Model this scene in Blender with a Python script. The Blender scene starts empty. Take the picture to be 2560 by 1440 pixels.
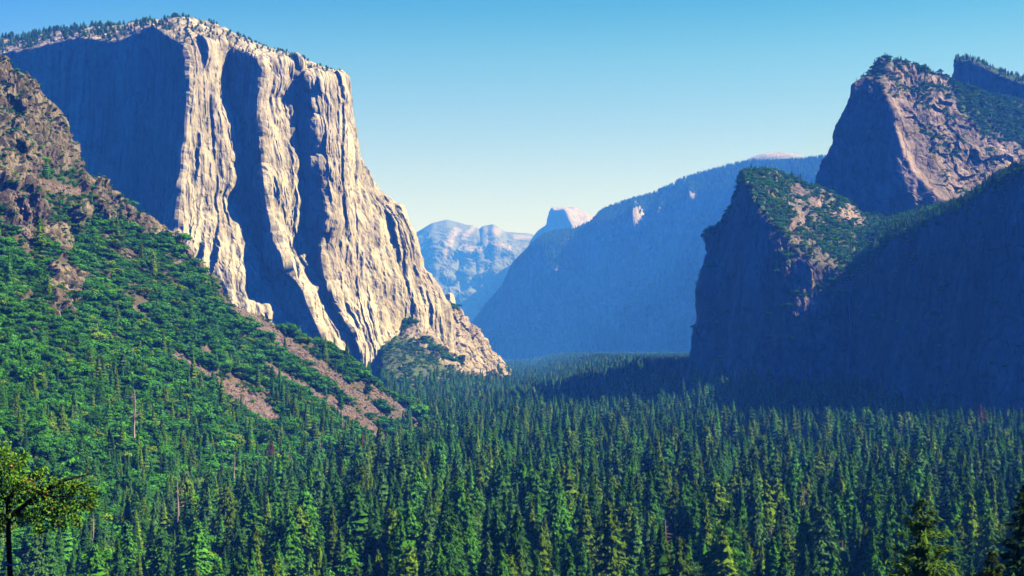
import bpy, math, random
import numpy as np
from mathutils import Vector

S = bpy.context.scene
COL = S.collection
RNG = np.random.default_rng(7)
F, U0, V0, HC = 3490.0, 1280.0, 870.0, 155.0      # focal length in px of a 2560 px wide frame, principal column, horizon row, eye height

# ------------------------------------------------------------------ helpers
def P(u, v, Y):
    u, v, Y = np.asarray(u, float), np.asarray(v, float), np.asarray(Y, float)
    return np.stack([(u - U0) / F * Y, Y, HC + (V0 - v) / F * Y], -1)

def proj(p):
    Y = np.maximum(p[..., 1], 1.0)
    return U0 + p[..., 0] / Y * F, V0 - (p[..., 2] - HC) / Y * F

_perm = np.random.default_rng(3).permutation(256)
_perm = np.concatenate([_perm, _perm, _perm])
_g = np.random.default_rng(4).normal(size=(256, 3)); _g /= np.linalg.norm(_g, axis=1)[:, None]

def perlin(p):
    p = np.asarray(p, float)
    i = np.floor(p).astype(np.int64); f = p - i; i &= 255
    w = f * f * f * (f * (f * 6 - 15) + 10)
    out = 0
    for dx in (0, 1):
        for dy in (0, 1):
            for dz in (0, 1):
                h = _perm[_perm[_perm[i[..., 0] + dx] + i[..., 1] + dy] + i[..., 2] + dz]
                g = _g[h]
                d = g[..., 0] * (f[..., 0] - dx) + g[..., 1] * (f[..., 1] - dy) + g[..., 2] * (f[..., 2] - dz)
                out = out + d * (w[..., 0] if dx else 1 - w[..., 0]) * (w[..., 1] if dy else 1 - w[..., 1]) * (w[..., 2] if dz else 1 - w[..., 2])
    return out * 1.5

def fbm(p, o=4, gain=.5):
    p = np.asarray(p, float); a, s, t = 1.0, 0, 0
    for k in range(o):
        s = s + a * perlin(p * 2.03 ** k + 17.3 * k); t += a; a *= gain
    return s / t

def ridged(p, o=4, gain=.55):
    p = np.asarray(p, float); a, s, t = 1.0, 0, 0
    for k in range(o):
        s = s + a * (1 - 2 * np.abs(perlin(p * 2.03 ** k + 9.1 * k))); t += a; a *= gain
    return s / t

_wr = np.random.default_rng(5).random((256, 4))
def worley(p):
    p = np.asarray(p, float)
    i = np.floor(p).astype(np.int64); f = p - i
    d1 = np.full(p.shape[:-1], 9.0); d2 = d1.copy(); idv = np.zeros(p.shape[:-1])
    for dx in (-1, 0, 1):
        for dy in (-1, 0, 1):
            for dz in (-1, 0, 1):
                h = _perm[_perm[_perm[(i[..., 0] + dx) & 255] + ((i[..., 1] + dy) & 255)] + ((i[..., 2] + dz) & 255)]
                r = _wr[h]
                d = np.sqrt((r[..., 0] + dx - f[..., 0]) ** 2 + (r[..., 1] + dy - f[..., 1]) ** 2 + (r[..., 2] + dz - f[..., 2]) ** 2)
                c = d < d1
                d2 = np.where(c, d1, np.minimum(d2, d)); idv = np.where(c, r[..., 3], idv); d1 = np.where(c, d, d1)
    return d1, d2, idv

def inpoly(u, v, poly):
    n = len(poly); r = np.zeros(u.shape, bool)
    for k in range(n):
        x1, y1 = poly[k]; x2, y2 = poly[(k + 1) % n]
        c = ((y1 > v) != (y2 > v)) & (u < (x2 - x1) * (v - y1) / (y2 - y1 + 1e-9) + x1)
        r ^= c
    return r

def nearline(u, v, pts):
    """soft mask of a strip; pts are (u, v, half width)"""
    m = np.zeros(u.shape)
    for (x1, y1, w1), (x2, y2, w2) in zip(pts[:-1], pts[1:]):
        dx, dy = x2 - x1, y2 - y1
        t = np.clip(((u - x1) * dx + (v - y1) * dy) / (dx * dx + dy * dy), 0, 1)
        d = np.hypot(u - x1 - t * dx, v - y1 - t * dy)
        m = np.maximum(m, np.clip(1.5 - d / (w1 + (w2 - w1) * t), 0, 1))
    return m

def lerp_axis(a, counts):
    """refine a control grid along its first axis, counts[k] samples in segment k"""
    out = []
    for k, c in enumerate(counts):
        t = (np.arange(c) / c)[:, None, None]
        out.append(a[k][None] * (1 - t) + a[k + 1][None] * t)
    out.append(a[-1][None])
    return np.concatenate(out, 0)

def smooth(a, axis, n):
    for _ in range(n):
        a = np.moveaxis(a, axis, 0).copy()
        a[1:-1] = .25 * a[:-2] + .5 * a[1:-1] + .25 * a[2:]
        a = np.moveaxis(a, 0, axis)
    return a

def refine(ctrl, cu, cv, su=0, sv=0):
    g = lerp_axis(ctrl, cv)
    g = smooth(g, 0, sv)
    g = np.swapaxes(lerp_axis(np.swapaxes(g, 0, 1), cu), 0, 1)
    return smooth(g, 1, su)

def normals(g):
    n = np.cross(np.gradient(g, axis=0), np.gradient(g, axis=1))
    n /= np.linalg.norm(n, axis=-1)[..., None] + 1e-9
    return n

def link(o, parent=None):
    COL.objects.link(o)
    if parent is not None: o.parent = parent
    return o

def rawmesh(name, v, f, mat=None, attrs=None, smoothshade=False):
    v = np.ascontiguousarray(v, np.float32); f = np.ascontiguousarray(f, np.int32)
    me = bpy.data.meshes.new(name); n, k = f.shape
    me.vertices.add(len(v)); me.vertices.foreach_set('co', v.ravel())
    me.loops.add(n * k); me.loops.foreach_set('vertex_index', f.ravel())
    me.polygons.add(n); me.polygons.foreach_set('loop_start', np.arange(0, n * k, k, dtype=np.int32))
    try: me.polygons.foreach_set('loop_total', np.full(n, k, np.int32))
    except Exception: pass
    me.polygons.foreach_set('use_smooth', np.full(n, smoothshade, bool))
    me.update(calc_edges=True)
    for an, av in (attrs or {}).items():
        at = me.attributes.new(an, 'FLOAT', 'POINT'); at.data.foreach_set('value', np.ascontiguousarray(av, np.float32).ravel())
    if mat: me.materials.append(mat)
    return me

def gridfaces(R, C):
    i = np.arange(R * C).reshape(R, C)
    return np.stack([i[:-1, :-1], i[:-1, 1:], i[1:, 1:], i[1:, :-1]], -1).reshape(-1, 4)

def gridobj(name, g, mat, attrs=None, smoothshade=False):
    R, C = g.shape[:2]
    return link(bpy.data.objects.new(name, rawmesh(name, g.reshape(-1, 3), gridfaces(R, C), mat, attrs, smoothshade)))

def tag(o, label, cat=None, kind=None, group=None):
    o['label'] = label
    if cat: o['category'] = cat
    if kind: o['kind'] = kind
    if group: o['group'] = group
    return o

# ------------------------------------------------------------------ materials
class NT:
    def __init__(self, name):
        self.m = bpy.data.materials.new(name); self.m.use_nodes = True
        self.t = self.m.node_tree; self.t.nodes.clear()
        self.out = self.t.nodes.new('ShaderNodeOutputMaterial')
    def n(self, kind, ins=None, **props):
        nd = self.t.nodes.new('ShaderNode' + kind)
        for k, v in props.items(): setattr(nd, k, v)
        for k, v in (ins or {}).items(): self.set(nd.inputs[k], v)
        return nd
    def set(self, sock, v):
        if hasattr(v, 'is_output'): self.t.links.new(v, sock)
        else: sock.default_value = v
    def noise(self, scale, sx=1, sy=1, sz=1, detail=4, rough=.55, dist=0):
        geo = self.n('NewGeometry')
        mp = self.n('Mapping', {'Vector': geo.outputs['Position'], 'Scale': (sx / scale, sy / scale, sz / scale)})
        return self.n('TexNoise', {'Vector': mp.outputs[0], 'Scale': 1.0, 'Detail': detail, 'Roughness': rough, 'Distortion': dist}).outputs['Fac']
    def ramp(self, fac, a, b):
        r = self.n('MapRange', {'Value': fac, 'From Min': a, 'From Max': b}); r.clamp = True
        return r.outputs[0]
    def mix(self, fac, a, b, mode='MIX'):
        m = self.n('MixRGB', {'Fac': fac, 'Color1': a, 'Color2': b}, blend_type=mode)
        return m.outputs[0]
    def attr(self, name):
        return self.n('Attribute', attribute_name=name).outputs['Fac']

def c4(r, g, b): return (r, g, b, 1.0)

def rock_mat(name, light, dark, streak, scale=1.0, veg=None, tal=None, bump=3.0, vstretch=.16, streakamt=.7, warm=None):
    t = NT(name)
    a = t.ramp(t.noise(70 * scale, 1, 1, vstretch, 6, .65), .38, .62)
    col = t.mix(a, light, dark)
    if warm: col = t.mix(t.ramp(t.noise(220 * scale, 1, 1, .5, 3), .5, .72), col, warm)
    patch = t.n('MapRange', {'Value': t.noise(190 * scale, 1, 1, .45, 4, .6), 'From Min': .34, 'From Max': .66, 'To Min': .68, 'To Max': 1.12}).outputs[0]
    col = t.n('VectorMath', {0: col, 'Scale': patch}, operation='SCALE').outputs[0]
    fine = t.ramp(t.noise(11 * scale, 1, 1, .4, 5, .7), .3, .75)
    col = t.mix(fine, col, t.mix(.5, col, dark))
    st = t.ramp(t.noise(16 * scale, 1, 1, .045, 4, .6), .52, .68)
    stm = t.n('Math', {0: st, 1: streakamt}, operation='MULTIPLY').outputs[0]
    col = t.mix(stm, col, streak)
    geo = t.n('NewGeometry')
    wv_ = t.n('VectorMath', {0: t.n('TexNoise', {'Vector': geo.outputs['Position'], 'Scale': .03 / scale, 'Detail': 3.0}).outputs['Color'], 'Scale': 34 * scale}, operation='SCALE').outputs[0]
    mp_ = t.n('Mapping', {'Vector': t.n('VectorMath', {0: geo.outputs['Position'], 1: wv_}, operation='ADD').outputs[0], 'Scale': (1 / (30 * scale), 1 / (30 * scale), vstretch * 1.3 / (30 * scale))})
    vo = t.n('TexVoronoi', {'Vector': mp_.outputs[0], 'Scale': 1.0}, feature='DISTANCE_TO_EDGE')
    joint = t.ramp(vo.outputs['Distance'], .0, .055)
    jm = t.n('MapRange', {'Value': joint, 'To Min': .5, 'To Max': 0.0}).outputs[0]
    col = t.mix(jm, col, streak)
    if tal is not None:
        tn = t.mix(t.ramp(t.noise(3.0 * scale, detail=3), .35, .7), tal[0], tal[1])
        col = t.mix(t.attr('talus'), col, tn)
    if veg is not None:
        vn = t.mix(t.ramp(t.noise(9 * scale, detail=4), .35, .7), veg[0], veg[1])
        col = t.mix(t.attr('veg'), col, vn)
    h = t.n('Math', {0: t.noise(14 * scale, 1, 1, .35, 8, .68), 1: t.n('Math', {0: joint, 1: .45}, operation='MULTIPLY').outputs[0]}, operation='ADD').outputs[0]
    bp = t.n('Bump', {'Height': h, 'Strength': .8, 'Distance': bump * scale})
    b = t.n('BsdfPrincipled', {'Base Color': col, 'Roughness': .9, 'Normal': bp.outputs[0], 'Specular IOR Level': .15})
    t.t.links.new(b.outputs[0], t.out.inputs[0])
    return t.m

def leaf_mat(name, color, trans=.12, vary=.6):
    t = NT(name)
    oi = t.n('ObjectInfo')
    k = t.n('MapRange', {'Value': oi.outputs['Random'], 'To Min': 1 - vary / 2, 'To Max': 1 + vary / 2}).outputs[0]
    nz = t.ramp(t.noise(2.2, detail=2), .3, .7)
    k2 = t.n('MapRange', {'Value': nz, 'To Min': .85, 'To Max': 1.15}).outputs[0]
    kk = t.n('Math', {0: k, 1: k2}, operation='MULTIPLY').outputs[0]
    col = t.n('VectorMath', {0: color, 'Scale': kk}, operation='SCALE').outputs[0]
    d = t.n('BsdfDiffuse', {'Color': col, 'Roughness': .5})
    tr = t.n('BsdfTranslucent', {'Color': col})
    m = t.n('MixShader', {0: trans, 1: d.outputs[0], 2: tr.outputs[0]})
    t.t.links.new(m.outputs[0], t.out.inputs[0])
    return t.m

def plain_mat(name, a, b, scale=1.0, sz=1.0, rough=.9, bump=.0):
    t = NT(name)
    col = t.mix(t.ramp(t.noise(scale, 1, 1, sz, 4), .35, .65), a, b)
    ins = {'Base Color': col, 'Roughness': rough, 'Specular IOR Level': .2}
    if bump: ins['Normal'] = t.n('Bump', {'Height': t.noise(scale * .5, detail=5), 'Strength': .7, 'Distance': bump}).outputs[0]
    s = t.n('BsdfPrincipled', ins)
    t.t.links.new(s.outputs[0], t.out.inputs[0])
    return t.m

VEG = (c4(.020, .055, .022), c4(.045, .095, .03))
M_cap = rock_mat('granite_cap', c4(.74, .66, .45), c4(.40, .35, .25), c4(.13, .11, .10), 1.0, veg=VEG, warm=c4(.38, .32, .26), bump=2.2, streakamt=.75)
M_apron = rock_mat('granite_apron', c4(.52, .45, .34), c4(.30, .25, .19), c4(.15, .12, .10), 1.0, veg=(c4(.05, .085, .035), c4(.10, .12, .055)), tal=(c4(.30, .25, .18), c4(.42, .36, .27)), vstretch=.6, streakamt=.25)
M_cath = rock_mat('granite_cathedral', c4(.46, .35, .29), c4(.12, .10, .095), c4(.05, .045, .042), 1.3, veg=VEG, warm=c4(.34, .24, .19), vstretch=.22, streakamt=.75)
M_far = rock_mat('granite_far', c4(.66, .58, .48), c4(.18, .17, .15), c4(.08, .075, .07), 3.0, veg=(c4(.03, .06, .03), c4(.05, .08, .035)), bump=6)
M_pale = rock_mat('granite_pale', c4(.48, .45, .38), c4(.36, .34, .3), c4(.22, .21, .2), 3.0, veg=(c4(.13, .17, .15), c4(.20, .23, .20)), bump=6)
M_slope = rock_mat('slope_rock', c4(.31, .27, .18), c4(.11, .085, .065), c4(.045, .035, .03), .45, veg=(c4(.05, .05, .03), c4(.10, .08, .05)), tal=(c4(.13, .095, .085), c4(.25, .19, .165)), bump=2.5, vstretch=.5, streakamt=.7)
M_ground = plain_mat('forest_floor', c4(.035, .04, .02), c4(.07, .06, .035), 14)
M_meadow = plain_mat('dry_meadow', c4(.36, .27, .09), c4(.22, .22, .07), 9)
LEAF = {}
def leafm(word, color):
    if (word, color) not in LEAF: LEAF[(word, color)] = leaf_mat('foliage_' + word.replace(' ', '_').replace('-', '_'), color)
    return LEAF[(word, color)]
M_bark = plain_mat('bark', c4(.10, .065, .045), c4(.05, .035, .025), 1.2, .3)
M_darkbark = plain_mat('dark_bark', c4(.03, .022, .016), c4(.012, .010, .008), .6, .3)
M_dead = plain_mat('bleached_wood', c4(.46, .38, .32), c4(.26, .20, .17), 1.5, .2)
M_white = plain_mat('white_wood', c4(.62, .55, .45), c4(.42, .36, .28), .3, .3)
M_scree = plain_mat('scree_stone', c4(.28, .215, .185), c4(.11, .08, .07), 2.5, 1, .9)
M_boulder = plain_mat('dark_boulder', c4(.10, .08, .075), c4(.05, .042, .04), 4, 1, .9, 1.0)
M_water = plain_mat('falling_water', c4(.30, .32, .36), c4(.2, .22, .26), 10, .1, .6)

# ------------------------------------------------------------------ ground
def floor_z(x, y):
    x = np.asarray(x, float); y = np.asarray(y, float)
    hill = 153.0 - .30 * y + .05 * np.maximum(x, 0) - 2.0 * np.exp(-((y - 8) / 30) ** 2)
    k = 30.0
    z = k * np.logaddexp(0, hill / k) * (hill < 600)
    z = z - k * np.log(2) * np.exp(-np.maximum(-hill, 0) / 40) * 0
    p = np.stack([x / 160, y / 160, x * 0], -1)
    z = z + 2.5 * perlin(p) * np.clip((y - 300) / 300, 0, 1)
    # talus fan rising to the foot of the shaded cliffs on the right
    fx = np.array([-400, 150, 372, 500, 700, 900, 1200, 4000.]); fy = np.array([4200, 3200, 2900, 2830, 2700, 2480, 2330, 2200.])
    d = np.interp(x, fx, fy) - y
    z = z + 62 * np.clip(1 - d / 330, 0, 1) ** 1.6 * np.clip((x - 150) / 250, 0, 1)
    return z

ys = np.concatenate([np.linspace(-1500, 0, 12), np.linspace(15, 900, 100), np.linspace(915, 4500, 180), np.linspace(4600, 33000, 80)])
xs = np.concatenate([np.linspace(-11500, -2200, 24), np.linspace(-2150, 2150, 260), np.linspace(2200, 11500, 24)])
X, Yg = np.meshgrid(xs, ys)
gg = np.stack([X, Yg, floor_z(X, Yg)], -1)
ground = gridobj('ground', gg[:, ::-1], M_ground, smoothshade=True)
tag(ground, 'dark forest floor of the valley between the trees', 'ground', 'structure')

# ------------------------------------------------------------------ the big sunlit cliff
def curve(pts, n):
    """pts (u, v, Y) from rim to base, resampled to n rows evenly in v"""
    a = np.array(pts, float); v = np.linspace(a[0, 1], a[-1, 1], n)
    return np.stack([np.interp(v, a[:, 1], a[:, 0]), v, np.interp(v, a[:, 1], a[:, 2])], -1)

NF = 64
def lean(v): return 3600 - 135 * (v - 100) / 800
def oc(off, *pts):        # a vertical feature line of the wall: (u, v) points, set back by off metres
    o3 = off if isinstance(off, tuple) else (off, off, off)
    jag = o3[3] if len(o3) > 3 else 0
    pts = np.array(pts, float); vs = np.unique(np.concatenate([pts[:, 1], np.arange(pts[0, 1], pts[-1, 1], 14.)])) if jag else pts[:, 1]
    return [(np.interp(v, pts[:, 1], pts[:, 0]), v, lean(v) + np.interp(v, [150, 500, 950], o3[:3]) + jag * float(fbm(np.array([v / 62., o3[0] * .37, 3.1]), 3))) for v in vs]
capcurves = [
    ((-420, 118, 5000), [(-420, 170, 4700), (-420, 980, 4560)]),
    ((-120, 106, 4700), [(-120, 150, 4350), (-120, 980, 4230)]),
    ((60, 90, 4450), [(60, 128, 4150), (60, 980, 4040)]),
    ((200, 68, 4250), [(200, 96, 3950), (200, 980, 3850)]),
    ((295, 62, 4100), [(295, 106, 3830), (300, 980, 3720)]),
    ((370, 52, 4050), [(385, 66, 3760), (385, 980, 3620)]),
    ((430, 42, 3950), oc(0, (462, 118), (474, 150), (472, 200), (470, 300), (456, 400), (448, 500), (440, 600), (430, 980))),
    ((480, 43, 3930), oc(48, (505, 112), (508, 300), (505, 500), (535, 700), (570, 980))),
    ((540, 62, 3980), oc(105, (556, 104), (548, 150), (543, 200), (545, 240), (574, 300), (582, 360), (582, 457), (562, 501), (588, 567), (617, 618), (638, 695), (662, 771), (695, 860), (725, 980))),
    ((556, 70, 3990), oc((165, 168, 158), (572, 112), (562, 150), (562, 200), (566, 250), (590, 300), (598, 360), (605, 457), (605, 501), (630, 567), (652, 618), (680, 695), (705, 771), (740, 860), (780, 980))),
    ((630, 103, 3990), oc((84, 92, 98, 34), (640, 146), (658, 170), (653, 205), (646, 290), (651, 333), (655, 400), (664, 482), (676, 530), (686, 585), (702, 635), (726, 680), (756, 727), (777, 781), (818, 863), (855, 980))),
    ((668, 118, 3995), oc((126, 138, 134), (690, 152), (690, 213), (676, 247), (681, 293), (688, 360), (698, 417), (702, 485), (701, 530), (707, 575), (722, 620), (745, 665), (766, 700), (786, 730), (806, 793), (835, 830), (856, 898), (876, 980))),
    ((700, 130, 4000), oc((165, 170, 160), (740, 158), (724, 213), (708, 247), (716, 293), (726, 360), (736, 417), (736, 485), (728, 530), (733, 575), (748, 620), (768, 665), (784, 695), (811, 730), (831, 793), (862, 830), (879, 898), (893, 980))),
    ((716, 136, 4010), oc((205, 208, 190), (750, 162), (740, 213), (730, 247), (738, 293), (746, 360), (758, 417), (762, 485), (757, 530), (760, 575), (772, 625), (790, 675), (800, 695), (822, 730), (844, 793), (872, 830), (890, 898), (903, 980))),
    ((750, 149, 4010), oc((158, 152, 142, 46), (763, 184), (780, 233), (788, 283), (793, 333), (800, 400), (808, 462), (820, 517), (818, 555), (808, 600), (806, 640), (812, 680), (828, 740), (860, 795), (886, 830), (903, 880), (916, 980))),
    ((815, 170, 4020), oc((195, 195, 180), (820, 190), (830, 300), (845, 450), (855, 600), (868, 700), (895, 790), (930, 900), (945, 980))),
    ((853, 182, 4040), oc((250, 240, 195), (857, 190), (866, 260), (873, 330), (877, 378), (872, 480), (890, 560), (905, 640), (915, 700), (930, 780), (945, 850), (965, 920), (976, 950), (980, 980))),
    ((856, 186, 4170), oc((345, 300, 280), (858, 195), (868, 260), (876, 330), (880, 382), (905, 450), (950, 560), (975, 640), (995, 700), (1010, 780), (1010, 980))),
    ((852, 190, 4300), [(852, 200, 4080), (862, 260, 4060), (870, 330, 4040), (878, 380, 4000), (905, 420, 3960), (940, 470, 3940), (975, 505, 3920), (1000, 525, 3900), (1020, 570, 3890), (1045, 625, 3880), (1060, 680, 3870), (1085, 712, 3860), (1105, 745, 3850), (1122, 775, 3840), (1135, 980, 3820)]),
    ((780, 200, 5200), [(780, 220, 5000), (790, 380, 4900), (840, 480, 4900), (960, 640, 4800), (1030, 780, 4700), (1050, 980, 4600)]),
]
rows = []
for sky_, face in capcurves:
    f = curve(face, NF)
    back = np.array([[sky_[0] + 10, sky_[1] + 40, sky_[2] + 500]])
    rows.append(np.concatenate([back, np.array([sky_], float), f], 0))
ctrl = np.stack(rows, 1)
ctrl = P(ctrl[..., 0], ctrl[..., 1], ctrl[..., 2])
cap = refine(ctrl, [20, 44, 50, 36, 32, 36, 34, 38, 16, 30, 26, 20, 16, 18, 30, 34, 24, 44, 14], [6, 26] + [6] * (NF - 1), su=0, sv=2)
q = cap.copy()
wob = np.stack([fbm(q / [120, 120, 60], 4), fbm(q / [120, 120, 60] + 40, 4), 0 * q[..., 0]], -1)
facew = np.clip((np.arange(cap.shape[0]) - 8) / 26, 0, 1)[:, None]
cap += wob * np.array([7, 5, 0]) * facew[..., None]
n0 = normals(smooth(smooth(cap, 0, 4), 1, 2))
d = 13 * ridged(cap / [115, 115, 800], 4) + 4.5 * fbm(cap / [22, 22, 260] + 5, 4)
f1, f2, cid = worley(cap / [34, 34, 130] + .35 * fbm(cap / 60, 2)[..., None])
d += (cid - .5) * 6 * np.clip((f2 - f1) * 6, 0, 1) + 2.2 * fbm(cap / [10, 10, 24], 4)
# sharp-edged flakes: the surface steps out towards the right-hand light and falls back slowly
arc = np.concatenate([[0], np.cumsum(np.linalg.norm(np.diff(cap[60, :, :2], axis=0), axis=1))])[None, :] + 0 * cap[..., 2]
warp = 46 * fbm(cap / [200, 200, 800] + 21, 3) + 11 * fbm(cap / [50, 50, 260] + 33, 4) + 5 * fbm(cap / [16, 16, 40] + 3, 3) + .16 * np.clip(500 - cap[..., 2], 0, 500)
for per, amp, sd_, lo_ in ((64, 9, 51, .02), (118, 15, 63, .10), (31, 4.2, 77, -.02), (17, 1.8, 13, -.1)):
    fr_ = ((arc + warp) / per + sd_) % 1.0
    on = np.clip((fbm(cap / [per * 1.6, per * 1.6, per * 4.5] + sd_, 3) - lo_) * 7, 0, 1)
    d += amp * on * np.where(fr_ < .06, fr_ / .06, (1 - fr_) / .94)
# ledges and small cracks
d += 2.2 * on * np.clip(ridged(cap / [90, 90, 40] + 90, 3) - .4, 0, 1) * 1.2
# weaker relief on the wide shaded wall, overhanging flakes on the lit bands
cu, cv = proj(cap)
shade = np.clip((455 - cu) / 60, 0, 1)
d *= (1 - .55 * shade) * (.35 + .65 * facew)
cap += n0 * d[..., None]
cu, cv = proj(cap)
nn = normals(cap)
topveg = np.clip((nn[..., 2] - .62) * 4, 0, 1) * np.clip(fbm(cap / 45, 3) * 3 + .1, 0, 1) * (cv < 260) * .8
cliff = gridobj('cliff', cap, M_cap, {'veg': topveg})
tag(cliff, 'huge sunlit cream granite cliff with a blue shaded left wall', 'cliff', 'structure')

# ------------------------------------------------------------------ apron and small buttress at the cliff's right foot
top = [(978, 960, 3580), (970, 912, 3660), (954, 838, 3725), (985, 792, 3800), (1060, 772, 3880), (1105, 755, 3960), (1140, 783, 4080), (1165, 803, 4130), (1192, 835, 4200), (1232, 885, 4300), (1262, 930, 4400), (1275, 960, 4450)]
bot = [(895, 1068, 2860), (928, 1055, 2990), (958, 1047, 3070), (985, 1043, 3130), (1010, 1040, 3182), (1060, 1034, 3300), (1110, 1030, 3400), (1150, 1022, 3560), (1190, 1014, 3750), (1235, 1006, 3980), (1275, 1000, 4161), (1300, 998, 4220)]
topP = P(*np.array(top, float).T); botP = P(*np.array(bot, float).T); botP[:, 2] = -6
mid1 = botP * .45 + topP * .55; mid1[:, 2] = topP[:, 2] * .42
mid2 = botP * .14 + topP * .86; mid2[:, 2] = topP[:, 2] * .74
bk = topP + [60, 500, -100]; bk2 = topP + [-200, 1500, -420]
ap = refine(np.stack([bk2, bk, topP, mid2, mid1, botP]), [26] * 11, [8, 14, 50, 70, 50], su=8, sv=6)
n0 = normals(smooth(ap, 0, 4))
au, av = proj(ap)
rockpoly = [(985, 800), (1030, 745), (1110, 735), (1160, 780), (1215, 850), (1290, 950), (1210, 948), (1160, 915), (1110, 880), (1070, 850), (1020, 850)]
jit = 12 * fbm(ap / 50, 3)
rk = smooth(smooth((inpoly(au + jit, av + jit, rockpoly)).astype(float), 0, 2), 1, 2)
rk = np.maximum(rk, .9 * nearline(au + jit, av + jit, [(1010, 820, 7), (1060, 868, 6), (1110, 905, 5), (1150, 925, 7), (1205, 940, 8)]))
rk = np.clip(rk + .8 * (fbm(ap / 16, 3) > .46), 0, 1)
f1, f2, cid = worley(ap / [34, 34, 26])
d = rk * (20 * ridged(ap / 90, 4) + (cid - .5) * 14 + 5 * fbm(ap / 16, 3)) + (1 - rk) * 7 * fbm(ap / 45, 4)
d[:22] *= .4
ap += n0 * d[..., None]
apron = gridobj('hillside', ap, M_apron, {'veg': 1 - rk, 'talus': np.clip(fbm(ap / 60, 3), 0, 1) * .0 + .0 * rk})
tag(apron, 'pale rock buttress and green brush slope at the big cliff foot', 'hillside', 'structure')

# ------------------------------------------------------------------ shaded cliffs on the right with the sunlit ramp
cc = [  # base(u, v, Y), rim, ridge
    ((1800, 1010, 3700), (1840, 640, 3700), (1842, 630, 3750)),
    ((1722, 1012, 3280), (1790, 610, 3300), (1795, 606, 3330)),
    ((1703, 1015, 3000), (1772, 600, 3060), (1778, 596, 3120)),
    ((1745, 1018, 2960), (1812, 577, 3040), (1818, 573, 3110)),
    ((1785, 1020, 2930), (1834, 527, 3020), (1840, 520, 3090)),
    ((1825, 1022, 2900), (1862, 452, 2990), (1868, 440, 3070)),
    ((1885, 1024, 2850), (1902, 530, 2930), (1915, 430, 3200)),
    ((1950, 1026, 2810), (1962, 608, 2890), (1975, 446, 3300)),
    ((2030, 1028, 2780), (2040, 660, 2860), (2045, 478, 3350)),
    ((2095, 1030, 2770), (2104, 688, 2850), (2110, 508, 3400)),
    ((2128, 1031, 2790), (2132, 700, 2860), (2160, 535, 3450)),
    ((2165, 1032, 2700), (2165, 680, 2800), (2210, 545, 3480)),
    ((2225, 1035, 2600), (2230, 603, 2720), (2290, 535, 3500)),
    ((2325, 1040, 2480), (2330, 562, 2600), (2380, 520, 3520)),
    ((2400, 1044, 2420), (2400, 531, 2520), (2460, 505, 3540)),
    ((2480, 1048, 2360), (2480, 468, 2450), (2540, 460, 3560)),
    ((2560, 1050, 2310), (2560, 432, 2390), (2640, 425, 3600)),
    ((2760, 1060, 2230), (2760, 340, 2300), (2840, 350, 3600)),
    ((3100, 1060, 2200), (3100, 300, 2260), (3200, 320, 3600)),
]
base = P(*np.array([c[0] for c in cc], float).T); base[:, 2] = -10
rim = P(*np.array([c[1] for c in cc], float).T); rid = P(*np.array([c[2] for c in cc], float).T)
lo = base * .72 + rim * .28; lo[:, 1] -= 14
hi = base * .2 + rim * .8; hi[:, 1] -= 8
rr = (rim + rid) / 2 + [0, 0, 10]
bk = rid + [60, 420, -260]; bk2 = rid + [120, 900, -700]
ca = refine(np.stack([bk2, bk, rid, rr, rim, hi, lo, base]), [12, 20, 18, 16, 16, 24, 28, 32, 28, 18, 18, 28, 36, 30, 30, 30, 40, 30], [6, 14, 60, 40, 50, 110, 50], su=2, sv=3)
nr = ca.shape[0]
facew = np.clip((np.arange(nr) - 112) / 20, 0, 1)[:, None]
wob = np.stack([fbm(ca / [140, 140, 80] + 9, 4), fbm(ca / [140, 140, 80] + 60, 4), .5 * fbm(ca / 60, 4)], -1)
ca += wob * 14
n0 = normals(smooth(smooth(ca, 0, 5), 1, 3))
ramp_n = 14 * ridged(ca / 75 + 3, 5) + 6 * fbm(ca / 18, 4)
f1, f2, cid = worley(ca / [40, 40, 80])
face_n = 12 * ridged(ca / [130, 130, 420] + 7, 5) + 7 * fbm(ca / [24, 24, 90], 4) + (cid - .5) * 6
ca += n0 * (face_n * facew + ramp_n * (1 - facew))[..., None]
n1 = normals(smooth(smooth(ca, 0, 2), 1, 2))
vegc = np.clip((n1[..., 2] - .28) * 3, 0, 1) * np.clip(.85 + 2.2 * fbm(ca / 60 + 11, 4), 0, 1)
du, dv = proj(ca)
pink = nearline(du, dv, [(1905, 500, 12), (1960, 560, 14), (2020, 620, 16), (2110, 680, 8)]) + nearline(du, dv, [(1990, 480, 14), (2080, 530, 18), (2150, 560, 14)]) + nearline(du, dv, [(1930, 540, 10), (2000, 560, 12)])
vegc = np.clip(vegc + .35 * (dv > 560) * (du > 2000) - .9 * np.clip(pink, 0, 1) * (fbm(ca / 25, 3) > -.12), 0, 1) * (1 - facew)
vegc = np.where((n1[..., 2] < .3), 0, vegc)
ledge = np.clip((n1[..., 2] - .30) * 6, 0, 1) * np.clip(fbm(ca / [90, 90, 30] + 13, 3) * 4, 0, 1) * facew
vegc = np.maximum(vegc, ledge)
rimrow = ((np.arange(nr) > 92) & (np.arange(nr) < 122))[:, None]
vegc = np.maximum(vegc, .95 * rimrow * (du < 1975) * (n1[..., 2] > .12) * (fbm(ca / 20 + 8, 3) > -.3))
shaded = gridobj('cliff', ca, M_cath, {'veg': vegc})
tag(shaded, 'dark blue shaded cliff with a brushy sunlit ramp and thin waterfall', 'cliff', 'structure')

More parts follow.
